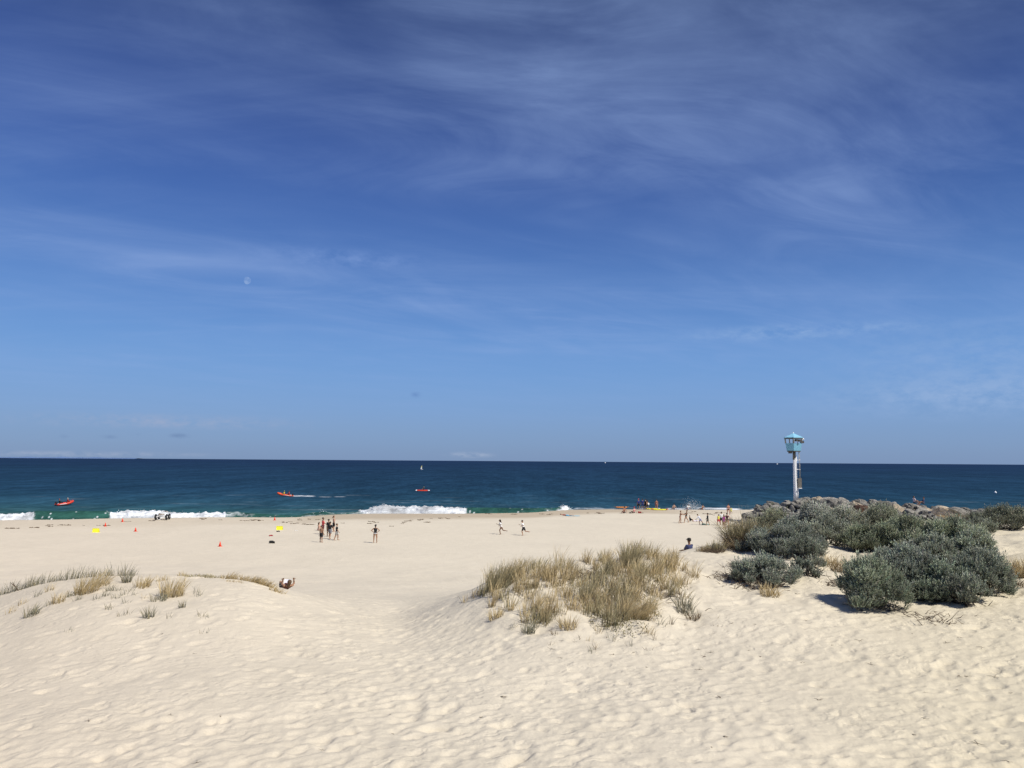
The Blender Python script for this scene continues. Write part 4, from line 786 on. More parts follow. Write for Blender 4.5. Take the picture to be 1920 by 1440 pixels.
def person(px, py, h_px, face, label, group=None, pose=None, skin='tan', top=None, topc=BLK, bottom='shorts', botc=BLK, hair=(.03, .02, .015), longhair=False, hat=None, Y=None, hgt=None, seat=None, female=False, zoff=0.0, ground_p=None, prone=None):
    """h_px: standing height in photo pixels (source size); face: heading in degrees, 0 = away from the camera."""
    g = ground_p if ground_p is not None else (ground(px, py) if Y is None else Vector((at(px, py, Y).x, Y, at(px, py, Y).z)))
    H = hgt if hgt else h_px * g.y / FPX
    P = dict(STAND); P.update(pose or {}); k = H / 1.72
    lean = U_(P['lean']); body = MB(); side = Vector((1, 0, 0)); fw = Vector((0, 1, 0))
    if prone is not None: fw = Vector((0, 0, 1))
    side2 = side
    pel = Vector((0, 0, 0)); chest = pel + lean * .36; neck = pel + lean * .54; hd = U_(P['head']); head = neck + hd * .185
    J = {}
    for i, s in enumerate((-1, 1)):
        sh = pel + lean * .47 + side * s * (.165 if not female else .15); el = sh + U_(P['ua'][i]) * .285; wr = el + U_(P['fa'][i]) * .25
        hp = pel + side * s * .09 - lean * .04; kn = hp + U_(P['th'][i]) * .42; an = kn + U_(P['sh'][i]) * .42; J[i] = (sh, el, wr, hp, kn, an)
    # torso
    rotq = lean.to_track_quat('Z', 'Y').to_matrix(); bfw = (rotq @ Vector((0, -1, 0))) if False else fw
    ax = side; az = lean; ay = az.cross(ax).normalized(); rm = Matrix((ax, ay, az)).transposed()
    body.ell(pel + lean * .02, (.155 if not female else .165, .115, .13), rm); body.ell(pel + lean * .18, (.125 if not female else .115, .09, .16), rm); body.ell(pel + lean * .35, (.155 if not female else .14, .105, .17), rm); body.ell(pel + lean * .46, (.165 if not female else .145, .075, .07), rm)
    body.cap(neck - lean * .06, neck + hd * .09, .055, .05)
    if female:
        for s in (-1, 1): body.ell(pel + lean * .36 + side * s * .065 + ay * .085, (.058, .055, .058), rm)
    hax = Matrix((side, hd.cross(side).normalized(), hd)).transposed(); hf = hd.cross(side).normalized()
    body.ell(head + hd * .01, (.075, .092, .108), hax, 14, 10); body.ell(head - hd * .06 + hf * .025, (.055, .065, .055), hax)
    body.cap(head + hf * .085 + hd * .005, head + hf * .105 - hd * .022, .010, .015); 
    for s in (-1, 1): body.ell(head + side * s * .076 - hd * .005, (.012, .02, .03), hax)
    for i, s in enumerate((-1, 1)):
        sh, el, wr, hp, kn, an = J[i]; body.cap(pel + lean * .44 + side * s * .1, sh, .06, .052); body.cap(sh, el, .050, .038); body.cap(el, wr, .038, .026)
        body.cap(hp, kn, .088, .054); body.cap(kn, an, .054, .036); body.ell(kn + (an - kn) * .3 - fw * .015, (.052, .055, .11), U_(an - kn).to_track_quat('Z', 'Y').to_matrix())
        toe = an + (fw * .95 + U_(P['sh'][i]) * .25) * .17 if 'toe' not in P else an + U_(P['toe']) * .18
        body.cap(an + (an - toe) * .2, toe, .036, .026)
        hd_ = U_(P['fa'][i]); out = side * s; palm = wr + hd_ * .05; body.cap(wr, palm + hd_ * .03, .028, .034)
    # on very distant figures too: palm with five bent fingers
    vox = .019; me = remesh('person', body, vox, 2)
    bm = bmesh.new(); bm.from_mesh(me); fb = MB()
    for i, s in enumerate((-1, 1)):
        wr = J[i][2]; d = U_(P['fa'][i]); n_ = d.cross(side).normalized() if abs(d.dot(side)) < .95 else Vector((0, 0, 1)); w_ = n_.cross(d).normalized()
        for q, (o_, l_) in enumerate([(-.027, .062), (-.009, .074), (.009, .078), (.026, .070)]):
            b = wr + d * .075 + w_ * o_; m_ = b + d * l_ * .55; t_ = m_ + (d * .7 - n_ * .5) * l_ * .55; fb.sweep([b, m_, t_], [.010, .009, .006], 5)
        b = wr + d * .03 + w_ * .03 * s; fb.sweep([b, b + (d * .6 + w_ * s * .7) * .035, b + (d * .95 + w_ * s * .4) * .065], [.012, .011, .008], 5)
    # eyes
    me2 = fb.mesh('f'); bm.from_mesh(me2); bm.to_mesh(me); bm.free(); bpy.data.meshes.remove(me2)
    if not me.materials: me.materials.append(M_skin[skin])
    else: me.materials[0] = M_skin[skin]
    # lowest point of the body gives the contact with the ground
    co = np.zeros(len(me.vertices) * 3); me.vertices.foreach_get('co', co); zmin = co.reshape(-1, 3)[:, 2].min()
    root = empty('person', g + Vector((0, 0, zoff)), R(face), label, 'person', group); root.scale = (k * 1.16, k * 1.16, k); off = Vector((0, 0, -zmin - .01))
    me.transform(Matrix.Translation(off)); link('body', me, None, root)
    def sub(name, mb_, m_, vx=.022):
        if not mb_.n: return
        m2 = remesh(name, mb_, vx, 2); m2.transform(Matrix.Translation(off)); 
        if m2.materials: m2.materials[0] = m_
        else: m2.materials.append(m_)
        return link(name, m2, None, root)
    t = MB()
    if top in ('shirt', 'vest', 'suit', 'long'):
        t.ell(pel + lean * .06, (.150, .118, .10), rm); t.ell(pel + lean * .20, (.142 if not female else .132, .107, .17), rm); t.ell(pel + lean * .355, (.170 if not female else .155, .122, .155), rm); t.ell(pel + lean * .455, (.165, .088, .065), rm)
        if female:
            for s in (-1, 1): t.ell(pel + lean * .36 + side * s * .065 + ay * .09, (.066, .062, .066), rm)
        for i, s in enumerate((-1, 1)):
            sh, el, wr, hp, kn, an = J[i]; t.cap(pel + lean * .44 + side * s * .1, sh, .068, .062 if top != 'vest' else .05)
            if top == 'shirt': t.cap(sh, sh.lerp(el, .72), .062, .057)
            if top == 'long': t.cap(sh, el, .060, .050); t.cap(el, el.lerp(wr, .85), .050, .040)
        if top == 'suit': t.ell(pel + lean * .01, (.168, .13, .12), rm)
    if top == 'bikini':
        t.ell(pel + lean * .355, (.156, .118, .042), rm)
        for s in (-1, 1): t.ell(pel + lean * .36 + side * s * .065 + ay * .092, (.062, .058, .055), rm)
    sub({'bikini': 'bikini_top', 'suit': 'swimsuit', 'vest': 'tank_top'}.get(top, 'shirt'), t, cloth(topc))
    b = MB()
    if bottom == 'shorts':
        b.ell(pel + lean * .01, (.178, .137, .115), rm)
        for i in (0, 1): b.cap(J[i][3], J[i][3].lerp(J[i][4], .62), .104, .088)
    if bottom == 'brief': b.ell(pel - lean * .005, (.176, .135, .095), rm)
    if bottom == 'pants':
        b.ell(pel + lean * .01, (.175, .135, .115), rm)
        for i in (0, 1): b.cap(J[i][3], J[i][4], .102, .072); b.cap(J[i][4], J[i][5], .072, .055)
    sub('shorts' if bottom != 'pants' else 'trousers', b, cloth(botc))
    hb = MB(); hb.ell(head + hd * .035 - hf * .022, (.086, .095, .098), hax, 12, 8)
    if longhair: hb.cap(head - hf * .07, neck - hf * .085 - lean * .14 if longhair != 'tail' else head - hf * .15 - hd * .12, .07, .04)
    sub('hair', hb, mat('hair_%d' % int(hair[0] * 1000), hair, .7, .2, 20), .02)
    if hat:
        kind, hc = hat; hb = MB(); hb.ell(head + hd * .055 - hf * .01, (.094, .108, .088), hax, 12, 8)
        if kind == 'cap': hb.ell(head + hd * .05 + hf * .12, (.07, .08, .014), hax)
        if kind == 'brim': hb.ell(head + hd * .05, (.17, .18, .016), hax)
        sub('hat', hb, cloth(hc), .018)
    return root
HIPS = dict(ua=((-.75, -.15, -.75), (.75, -.15, -.75)), fa=((.75, .25, -.6), (-.75, .25, -.6)))
WALK = dict(th=((-.06, .28, -1), (.06, -.2, -1)), sh=((0, .0, -1), (0, -.35, -1)), ua=((-.2, -.25, -1), (.2, .25, -1)), fa=((-.05, .2, -1), (.05, .6, -1)))
RUN = dict(lean=(0, .22, 1), th=((-.06, .35, -1), (.06, -.45, -1)), sh=((0, -.25, -1), (0, -1, -.15)), ua=((-.2, -.6, -.8), (.2, .35, -.9)), fa=((.1, .7, -.3), (-.2, .8, .3)), head=(0, .12, 1))
SIT = dict(lean=(0, -.12, 1), th=((-.12, .85, .55), (.12, .85, .55)), sh=((-.03, .35, -1), (.03, .35, -1)), ua=((-.12, .5, -.9), (.12, .5, -.9)), fa=((.2, .85, -.2), (-.2, .85, -.2)))
SITB = dict(lean=(0, -.25, 1), th=((-.12, 1, .25), (.12, 1, .25)), sh=((-.03, .9, -.55), (.03, .9, -.55)), ua=((-.3, -.45, -.9), (.3, -.45, -.9)), fa=((-.05, -.2, -1), (.05, -.2, -1)))
CROSS = dict(lean=(0, .12, 1), th=((-.65, .75, -.02), (.65, .75, -.02)), sh=((.8, -.3, -.1), (-.8, .1, -.1)), ua=((-.25, .3, -.9), (.25, .3, -.9)), fa=((.2, .8, -.3), (-.2, .8, -.3)))
GM = 'people standing together on the beach'
person(703.5, 1018, 32.5, 6, 'woman in black tank top and cap standing alone, hands on hips, facing the sea', None, HIPS, 'tan', 'vest', BLK, 'brief', (.55, .55, .55), longhair='tail', hat=('cap', (.02, .02, .02)), female=True)
person(631, 1013, 30, -80, 'child in black top and pale shorts standing at the right of the left group', None, WALK, 'tan', 'shirt', BLK, 'shorts', (.30, .29, .27))
person(618.5, 1010.5, 31, -25, 'boy in black shirt and patterned grey shorts, nearest in the middle of the left group', None, WALK, 'tan', 'shirt', BLK, 'shorts', (.20, .20, .22))
person(615.5, 1006, 31, -30, 'dark haired boy in black shirt half hidden behind the one in patterned shorts', None, None, 'tan', 'shirt', BLK, 'shorts', BLK)
person(625.5, 997, 28.5, -60, 'woman in coral bikini top and black shorts farthest back in the left group', None, None, 'fair', 'bikini', (.75, .20, .15), 'shorts', BLK, hair=(.12, .07, .04), longhair='tail', female=True)
person(605, 1002, 30, -60, 'man in white and red top standing in the left group, arm held forward', None, dict(ua=((-.2, .3, -.9), (.2, .3, -.9)), fa=((0, .9, -.2), (0, .9, -.2))), 'brown', 'shirt', (.62, .10, .10), 'shorts', (.10, .02, .03), hair=(.05, .04, .03))
person(602, 1017, 30, -35, 'bare backed boy in black shorts, nearest person at the left of the left group', None, None, 'tan', None, BLK, 'shorts', BLK, hair=(.05, .035, .025))
person(597, 994.5, 28, -90, 'long haired woman in pink bikini sitting on the sand behind the left group', None, CROSS, 'fair', 'bikini', (.65, .2, .22), 'brief', (.55, .15, .17), longhair=True, female=True, hgt=1.68)
person(939.5, 1002, 27, 80, 'left one of two runners, girl in loose white top on bare legs', None, RUN, 'brown', 'shirt', WHT, 'brief', WHT, longhair=True, female=True)
person(981.5, 1004, 28, 75, 'right one of two runners, in white shirt and black shorts with a leg kicked back', None, RUN, 'tan', 'shirt', WHT, 'shorts', BLK)
person(1197.5, 954, 21, 5, 'person in pink cap and navy shirt by the water, left of the far trio', None, WALK, 'tan', 'shirt', NAVY, 'shorts', BLK, hat=('cap', (.75, .10, .16)), hgt=1.75)
person(1205, 955, 21, 5, 'person all in navy blue by the water, in the middle of the far trio', None, None, 'tan', 'shirt', NAVY, 'shorts', (.03, .05, .16), hgt=1.75)
person(1213.5, 955.5, 19, 40, 'bare shouldered woman with dark long hair and black shorts in the far trio', None, WALK, 'tan', None, BLK, 'shorts', BLK, longhair=True, female=True, hgt=1.6)
person(1210.5, 953, 19, 5, 'person in black mostly hidden behind the bare shouldered woman by the water', None, None, 'fair', 'shirt', BLK, 'shorts', BLK, hgt=1.72)
person(1231, 953, 19, -20, 'slim sunburnt person in swimwear standing alone by the yellow boards', None, None, 'red', 'bikini', (.5, .08, .06), 'brief', (.35, .07, .06), female=True, hgt=1.66)
person(1366, 966, 20.5, 5, 'adult with bare back and black swimsuit walking towards the sea beside a child', None, WALK, 'red', None, BLK, 'brief', BLK, hgt=1.72)
person(1371, 963.5, 13, 5, 'small child in yellow next to the adult in the black swimsuit', None, WALK, 'tan', 'shirt', (.62, .58, .12), 'shorts', (.6, .56, .15), hgt=1.05)
person(1170.5, 962.5, 18, 8, 'bare backed tanned adult sitting on the sand in front of the orange board', None, SITB, 'red', None, BLK, 'shorts', (.06, .05, .06), hgt=1.8)
person(1188.5, 962.3, 18, 20, 'person in red hat and pink top sitting on the sand below the far trio', None, SITB, 'fair', 'vest', (.8, .35, .35), 'shorts', BLK, hat=('cap', (.6, .03, .08)), hgt=1.7)
person(1263.5, 955, 18, 5, 'pale bare backed person sitting at the water edge, left of the splash', None, SITB, 'fair', None, BLK, 'shorts', (.16, .17, .2), hgt=1.72)
person(1290.5, 956, 18, 10, 'person in a white shirt sitting at the water edge in front of the splash', None, SITB, 'tan', 'shirt', WHT, 'shorts', (.2, .25, .4), hat=('cap', (.5, .55, .6)), hgt=1.72)
person(1317, 956, 17, 25, 'tanned dark haired person sitting at the water edge, right of the splash', None, SITB, 'tan', 'bikini', (.2, .03, .03), 'shorts', (.15, .04, .04), hgt=1.6)
REACH = dict(ua=((-.3, .6, -.7), (.1, .7, -.5)), fa=((.15, .9, -.1), (-.2, .9, .25)))
person(1275.5, 981, 22.5, -90, 'girl in swimwear reaching out to the child in the black swimsuit', None, {**REACH, 'th': ((-.16, .32, -1), (.14, -.22, -1)), 'sh': ((0, -.1, -1), (0, -.3, -1)), 'lean': (0, .12, 1)}, 'tan', 'bikini', (.35, .12, .10), 'brief', (.30, .1, .09), hair=(.10, .06, .03), female=True)
person(1286.5, 980, 23, 90, 'child in black swimsuit holding hands out to the girl facing it', None, {**REACH, 'th': ((-.16, .5, -1), (.14, -.5, -1)), 'sh': ((0, .1, -1), (0, -.45, -1)), 'lean': (0, -.2, 1)}, 'tan', 'suit', BLK, None, hair=(.06, .04, .025))
person(1294, 978, 20, -80, 'child in black crouching low on the sand behind the two holding hands', None, SIT, 'tan', 'long', BLK, 'shorts', BLK, hgt=1.3)
person(1313, 984, 23, 78, 'bending child in white swim shirt with legs wide apart', None, dict(lean=(0, .55, 1), th=((-.1, .45, -1), (.1, -.55, -1)), sh=((0, -.25, -1), (0, -.45, -1)), ua=((-.2, .5, -.9), (.2, .3, -.9)), fa=((0, .7, -.6), (0, .6, -.7)), head=(0, .5, 1)), 'tan', 'long', (.72, .74, .82), 'shorts', (.25, .25, .38), hgt=1.45)
person(1327, 985, 22, 70, 'child in black rash shirt and dark green shorts standing alone between two groups', None, WALK, 'tan', 'long', BLK, 'shorts', (.07, .09, .085))
person(1347.5, 985, 20, 20, 'child in yellow vest and red shorts at the left of the right hand group', None, WALK, 'tan', 'vest', (.72, .72, .08), 'shorts', (.5, .05, .07))
person(1353, 984, 23, 15, 'person in white shirt and black shorts at the back of the right hand group', None, None, 'tan', 'shirt', WHT, 'shorts', BLK)
person(1357.5, 991, 25, -60, 'girl in magenta swimsuit nearest in the right hand group', None, None, 'tan', 'suit', (.55, .06, .42), None, hair=(.16, .10, .07), female=True)
person(1363.5, 990.5, 27.5, -30, 'tall person in dark red black swimsuit, hand on hip, in the right hand group', None, HIPS, 'red', 'suit', (.05, .012, .02), None, female=True)
# the two on the breakwater
for (px, fc, lb, tc, sk) in [(1714.5, -80, 'person in white and pink top sitting on the breakwater rocks facing right', (.78, .62, .62), 'tan'), (1731.5, 80, 'person in dark top with white stripes sitting on the breakwater facing left', (.05, .07, .16), 'tan')]:
    g = at(px, 945, 106.5); g.z = crest_z(px, 106.5) + .1
    person(px, 0, 18, fc, lb, None, SIT, sk, 'shirt', tc, 'shorts', (.06, .06, .08), hgt=1.7, ground_p=g)
# sitter behind the dune on the right, only head and shoulders show
g = Vector((at(1294, 1021, 41.5).x, 41.5, 0)); g.z = gz(g.x, 41.5) + .30
person(1295, 0, 0, 35, 'person in dark cap and top sitting behind the dune, only head and shoulders visible', None, {**SIT, 'lean': (0, .1, 1)}, 'brown', 'shirt', (.04, .05, .12), 'shorts', BLK, hat=('cap', (.03, .025, .02)), hgt=1.72, ground_p=g)
# reader lying behind the left dune, holding up a sheet
RY = 35.2; g = at(534, 1101, RY); g.z = gz(g.x, RY) + .05
rd = person(540, 0, 0, 20, 'tanned long haired person lying behind the left dune and reading', None, dict(lean=(.2, -.9, .30), ua=((-.25, .85, .15), (.25, .85, .15)), fa=((.1, -.6, .7), (-.1, -.6, .7)), th=((-.1, 1, .5), (.1, 1, .5)), sh=((0, .7, -.8), (0, .7, -.8)), head=(.05, -.5, .85)), 'tan', 'vest', (.10, .04, .03), 'shorts', BLK, hair=(.10, .055, .03), longhair=True, hgt=1.7, ground_p=g, female=True)
mb = MB(); c = at(539, 1092.5, RY - .25); rr_ = Matrix.Rotation(R(-25), 3, 'X'); pts = []
for j in range(5):
    for i in range(5): v = rr_ @ Vector(((i - 2) * .075, .02 * math.cos((i - 2) * .9), (j - 2) * .075)); pts.append(v)
mb.add([tuple(v) for v in pts], [(j * 5 + i, j * 5 + i + 1, j * 5 + i + 6, j * 5 + i + 5) for j in range(4) for i in range(4)])
o = part('reading_sheet', mb, mat('paper_white', (.82, .82, .90), .8, .02), None, c); tag(o, 'white open paper held up by the person lying behind the dune', 'paper')
rd_z = g.z
# sunbather on a light blue towel
LY = dict(lean=(0, -1, .12), th=((-.08, 1, .02), (.08, 1, .02)), sh=((0, 1, -.02), (0, 1, -.02)), ua=((-.5, 1, .0), (.5, 1, .0)), fa=((-.1, 1, .0), (.1, 1, 0)), head=(0, -1, .35))
g = ground(1064, 967.5); person(0, 0, 0, -90, 'person lying on the light blue towel on the open sand', None, LY, 'red', 'vest', (.3, .05, .05), 'shorts', (.25, .5, .65), hair=(.1, .03, .02), hgt=1.6, ground_p=g + Vector((-.2, 0, .04)))
mb = MB(); V = []; 
for j in range(5):
    for i in range(9): V.append((-.2 + i * .26, -.45 + j * .22, .03 + .02 * math.sin(i * 1.7 + j) + gz(g.x - .2 + i * .26, g.y - .45 + j * .22) - g.z))
mb.add(V, [(j * 9 + i, j * 9 + i + 1, j * 9 + i + 10, j * 9 + i + 9) for j in range(4) for i in range(8)])
o = part('beach_towel', mb, mat('towel_blue', srgb(120, 190, 215), .95, .1), None, g); tag(o, 'light blue towel under the person lying on the open sand', 'towel')

# ---------------------------------------------------------------- boats
M_red = mat('boat_red', (.62, .055, .03), .4, .06, 2); M_orange = mat('boat_orange', (.72, .10, .03), .4, .06, 2)
def inflatable(px, py, rz, m, label, length=3.8, pitch=0.0):
    drop = ray(px, py).z; Y_ = -9.5 / drop; P = CAM + ray(px, py) * Y_; root = empty('inflatable_boat', (P.x, P.y, .02), rz, label, 'rescue boat'); root.rotation_euler = (0, -pitch, rz)
    mb = MB(); pts = []; rad = []
    for s in np.linspace(-1, 1, 31):
        a = abs(s); sg = -1 if s < 0 else 1
        if a > .45: x = -length / 2 + (1 - a) / .55 * length * .62; y = sg * .68
        else: th = (1 - a / .45) * PI / 2; x = -length / 2 + length * .62 + math.sin(th) * length * .38; y = sg * .68 * math.cos(th)
        z = .28 + .34 * max(0, (x / (length / 2))) ** 2; pts.append((x, y, z)); rad.append(.22 if abs(s) < .92 else .22 * (1 - (a - .92) / .1))
    mb.sweep(pts, rad, 12); part('hull_tube', mb, m, root)
    mb = MB(); mb.box((-.15, 0, .16), (length * .8, 1.05, .08)); part('floor', mb, M_dgrey, root, smooth=False)
    mb = MB(); mb.box((-length / 2 + .35, 0, .38), (.07, 1.0, .42)); tr = part('transom', mb, M_white, root, smooth=False)
    mb = MB(); mb.box((-length / 2 + .12, 0, .72), (.42, .32, .34), taper=.75); mb.sweep([(-length / 2 + .14, 0, .58), (-length / 2 + .08, 0, -.1)], [.08, .06], 8); mb.sweep([(-length / 2 + .3, 0, .66), (-length / 2 + .8, .12, .72)], .025, 6); part('outboard_motor', mb, M_black, root)
    for sg in (-1, 1): mb = MB(); mb.sweep([(-length / 2 + .5, sg * .905, .30), (length * .05, sg * .905, .31)], [.05, .05], 6); part('side_band', mb, M_white, root)
    return root, P
def crew(P, rz, x, y, z, label, **kw):
    c, s = math.cos(rz), math.sin(rz); g = Vector((P.x + x * c - y * s, P.y + x * s + y * c, z)); return person(0, 0, 0, math.degrees(rz) - 90 + kw.pop('turn', 0), label, None, SIT, ground_p=g, hgt=1.72, **kw)
rz1 = R(48); b1, P1 = inflatable(120.5, 947.3, rz1, M_red, 'red inflatable rescue boat farthest left with its bow raised to the right', 3.2, .10)
crew(P1, rz1, -.85, .1, .22, 'crew member in black wetsuit and dark red helmet at the back of the left boat', skin='tan', top='long', topc=BLK, bottom='pants', botc=BLK, hat=('plain', (.3, .03, .03)))
crew(P1, rz1, .65, -.05, .34, 'crew member in red top and pale hat at the front of the left boat', skin='tan', top='long', topc=(.5, .04, .03), bottom='shorts', botc=BLK, hat=('plain', (.75, .65, .5)))
rz2 = R(172); b2, P2 = inflatable(534.5, 930.5, rz2, M_orange, 'orange inflatable rescue boat speeding left with a white wake', 4.1, .09)
crew(P2, rz2, .25, .1, .30, 'crew member in yellow top in the middle of the orange speeding boat', skin='tan', top='long', topc=(.75, .68, .06), bottom='shorts', botc=BLK, hat=('plain', (.6, .55, .1)))
crew(P2, rz2, -1.0, -.1, .24, 'crew member in dark red top steering the orange speeding boat', skin='tan', top='long', topc=(.35, .03, .05), bottom='shorts', botc=BLK, hat=('plain', (.25, .02, .03)))
# bow wave beside the speeding boat
# rescue ski, far
def ski(px, py, length, rz, label, m1, m2, loc=None, cat='paddle board', name='rescue_board', wd=.32, hgt_=.14, Yfix=None):
    if loc is None:
        Y_ = -9.5 / ray(px, py).z; P = CAM + ray(px, py) * Y_; P.z = .12
    else: P = loc
    root = empty(name, P, rz, label, cat); mb = MB(); n = 13; pts = []; rad = []
    for i in range(n): t = -1 + 2 * i / (n - 1); pts.append((t * length / 2, 0, .06 + .16 * abs(t) ** 4)); rad.append(max(.02, wd * (1 - abs(t) ** 2.6) ** .6))
    mb.sweep(pts, rad, 12, sq=(1, hgt_ / wd)); part('hull', mb, m1, root)
    for sx in (-1, 1): mb = MB(); mb.sweep([(sx * length * .47, 0, .065 + .15 * .8), (sx * length * .36, 0, .065 + .16 * .27)], [wd * .32, wd * .78], 12, sq=(1, hgt_ / wd * 1.12)); part('end_band', mb, m2, root)
    mb = MB(); mb.box((0, 0, .06 + hgt_ + .01), (length * .25, wd * .9, .03)); part('deck_pad', mb, M_dgrey, root, smooth=False); return root, P
rz3 = R(3); b3, P3 = ski(792, 921.2, 4.7, rz3, 'red and white surf ski far out on the sea', M_red, M_white, name='surf_ski', cat='surf ski', wd=.36, hgt_=.3)
person(0, 0, 0, 87, 'paddler in yellow cap kneeling on the red and white surf ski', None, SIT, 'tan', 'long', (.12, .1, .05), 'shorts', BLK, hat=('plain', (.5, .42, .06)), hgt=1.7, ground_p=P3 + Vector((.4, 0, .25)))
# sailboard on the far water
Y_ = -9.5 / ray(791, 880.3).z; P = CAM + ray(791, 880.3) * Y_; P.z = .05; root = empty('sailboat', P, R(20), 'small sailboat with a yellow and white sail alone near the horizon', 'sailboat'); root.scale = (.8, .8, .8)
mb = MB(); mb.sweep([(-1.6, 0, .25), (-.8, 0, .2), (.8, 0, .2), (1.7, 0, .35)], [.25, .42, .4, .06], 8, sq=(1, .6)); part('hull', mb, M_white, root)
mb = MB(); mb.sweep([(.2, 0, .2), (.1, 0, 5.4)], .05, 6); part('mast', mb, M_grey, root)
def sailpart(name, P_, m):
    mb = MB(); mb.add(P_, [tuple(range(len(P_)))]); part(name, mb, m, root, smooth=False)
sailpart('sail', [(.12, .03, .9), (-1.7, .2, .9), (-1.35, .25, 2.4), (.1, .03, 2.9)], mat('sail_white', (.8, .8, .78), .8, .03)); sailpart('sail', [(.1, .03, 2.93), (-1.34, .25, 2.43), (-.5, .15, 4.6), (.08, .03, 5.3)], mat('sail_yellow', (.78, .72, .25), .8, .03))
# two tiny craft on the horizon
for (px, Yd, ln, lb) in [(1456, 5200, 13, 'tiny white motor boat on the horizon left of the lookout tower'), (1135, 5600, 12, 'tiny white boat on the horizon in the middle of the view')]:
    X_ = (px - 960) / 1460 * Yd; root = empty('motor_boat', (X_, Yd, 0), R(10), lb, 'boat'); mb = MB(); mb.sweep([(-ln / 2, 0, 1.0), (0, 0, 1), (ln * .35, 0, 1.2), (ln / 2, 0, 1.7)], [1.6, 1.8, 1.4, .1], 8, sq=(1, .9)); part('hull', mb, M_white, root)
    mb = MB(); mb.box((-.8, 0, 3.6), (5, 2.2, 3.0), taper=.7); part('cabin', mb, M_white, root, smooth=False)
# buoy and swimmer
Y_ = -9.5 / ray(1866.5, 925).z; P = CAM + ray(1866.5, 925) * Y_; P.z = 0; mb = MB(); mb.ell((0, 0, .25), (.38, .38, .38)); mb.sweep([(0, 0, .5), (0, 0, .8)], .06, 6); o = part('buoy', mb, M_white, None, P); tag(o, 'small white round buoy floating far right beyond the breakwater', 'buoy')
Y_ = 140; P = at(1104.5, 953.5, Y_); P.z = -1.28 * 1 ; person(0, 0, 0, 0, 'swimmer with dark hair, only the head above the water close to the beach', None, STAND, 'tan', None, BLK, 'shorts', BLK, hgt=1.7, ground_p=P)

# ---------------------------------------------------------------- things on the beach
# launching trolley
g = ground(305, 974.5); root = empty('boat_trolley', g, R(4), 'silver tube boat trolley with four fat black wheels standing at the water edge', 'boat trolley'); root.scale = (.76, 1, 1.22)
M_alu = mat('bare_aluminium', (.72, .71, .69), .35, .1, 4, spec=.5); M_tan = mat('faded_canvas', (.34, .27, .20), .85, .15, 6)
wpos = [(-.88, -.62), (-.86, .42), (.88, -.50), (.86, .52)]
for (x, y) in wpos:
    mb = MB(); pr = [(-.13, .15), (-.14, .24), (-.10, .30), (-.03, .325), (.03, .325), (.10, .30), (.14, .24), (.13, .15)]
    mb.sweep([(x + a, y, .32) for a, b in pr], [b for a, b in pr], 20); w_ = part('wheel', mb, M_black, root)
    mb = MB(); mb.sweep([(x - .145, y, .32), (x + .145, y, .32)], .12, 14); part('rim', mb, M_alu, w_)
mb = MB()
for y in (-.56, .47): mb.sweep([(-.78, y, .34), (.78, y, .34)], .035, 8)
for x in (-.58, .58): mb.sweep([(x, -.9, .36), (x, .9, .50)], .04, 8)
for x in (-.62, .62): mb.sweep([(x, -.5, .34), (x * .85, -.45, .72)], .035, 8); mb.sweep([(x, .45, .36), (x * .85, .5, .86)], .035, 8)
mb.sweep([(-.53, -.45, .72), (.53, -.45, .72)], .03, 8); mb.sweep([(-.58, -.9, .36), (-.2, -1.25, .12)], .03, 6); mb.sweep([(.58, -.9, .36), (.1, -1.25, .10), (-.05, -1.5, .08)], .03, 6)
part('frame', mb, M_alu, root)
mb = MB(); 
for i in range(9):
    pass
V = [(x_, y_, z_ + .04 * math.sin(x_ * 4)) for (y_, z_) in ((.44, .86), (.50, .88), (.56, .80)) for x_ in np.linspace(-.56, .56, 9)]
mb.add(V, [(j * 9 + i, j * 9 + i + 1, j * 9 + i + 10, j * 9 + i + 9) for j in range(2) for i in range(8)]); part('sling', mb, M_tan, root)
mb = MB(); mb.box((0, -.46, .60), (.9, .04, .13)); part('cradle_pad', mb, M_tan, root, smooth=False)
mb = MB(); mb.box((0.05, .0, .44), (.95, .5, .07)); part('cradle_pad', mb, M_white, root, smooth=False)
# cones
M_cone = mat('cone_orange', (.80, .07, .03), .5, .06, 5)
cones = [(254, 996.5, 'orange traffic cone beside and below the left yellow sign'), (197.5, 987, 'orange traffic cone just above the left yellow sign'), (229.5, 978.5, 'orange traffic cone farthest left against the waterline'), (412.5, 1024.5, 'orange traffic cone nearest to the camera, alone on the sand'), (515, 975.5, 'orange traffic cone above the right yellow sign')]
mb = MB(); mb.sweep([(0, 0, .02), (0, 0, .20), (0, 0, .42)], [.125, .078, .025], 16); cone_me = mb.mesh('cone_body'); cone_me.materials.append(M_cone)
mb = MB(); mb.box((0, 0, .012), (.32, .32, .03)); base_me = mb.mesh('base', False); base_me.materials.append(M_cone)
for (px, py, lb) in cones:
    g = ground(px, py); r_ = empty('traffic_cone', g, random.random(), lb, 'traffic cone'); r_.scale = (1.05, 1.05, 1.05); link('cone_body', cone_me, None, r_); link('base', base_me, None, r_)
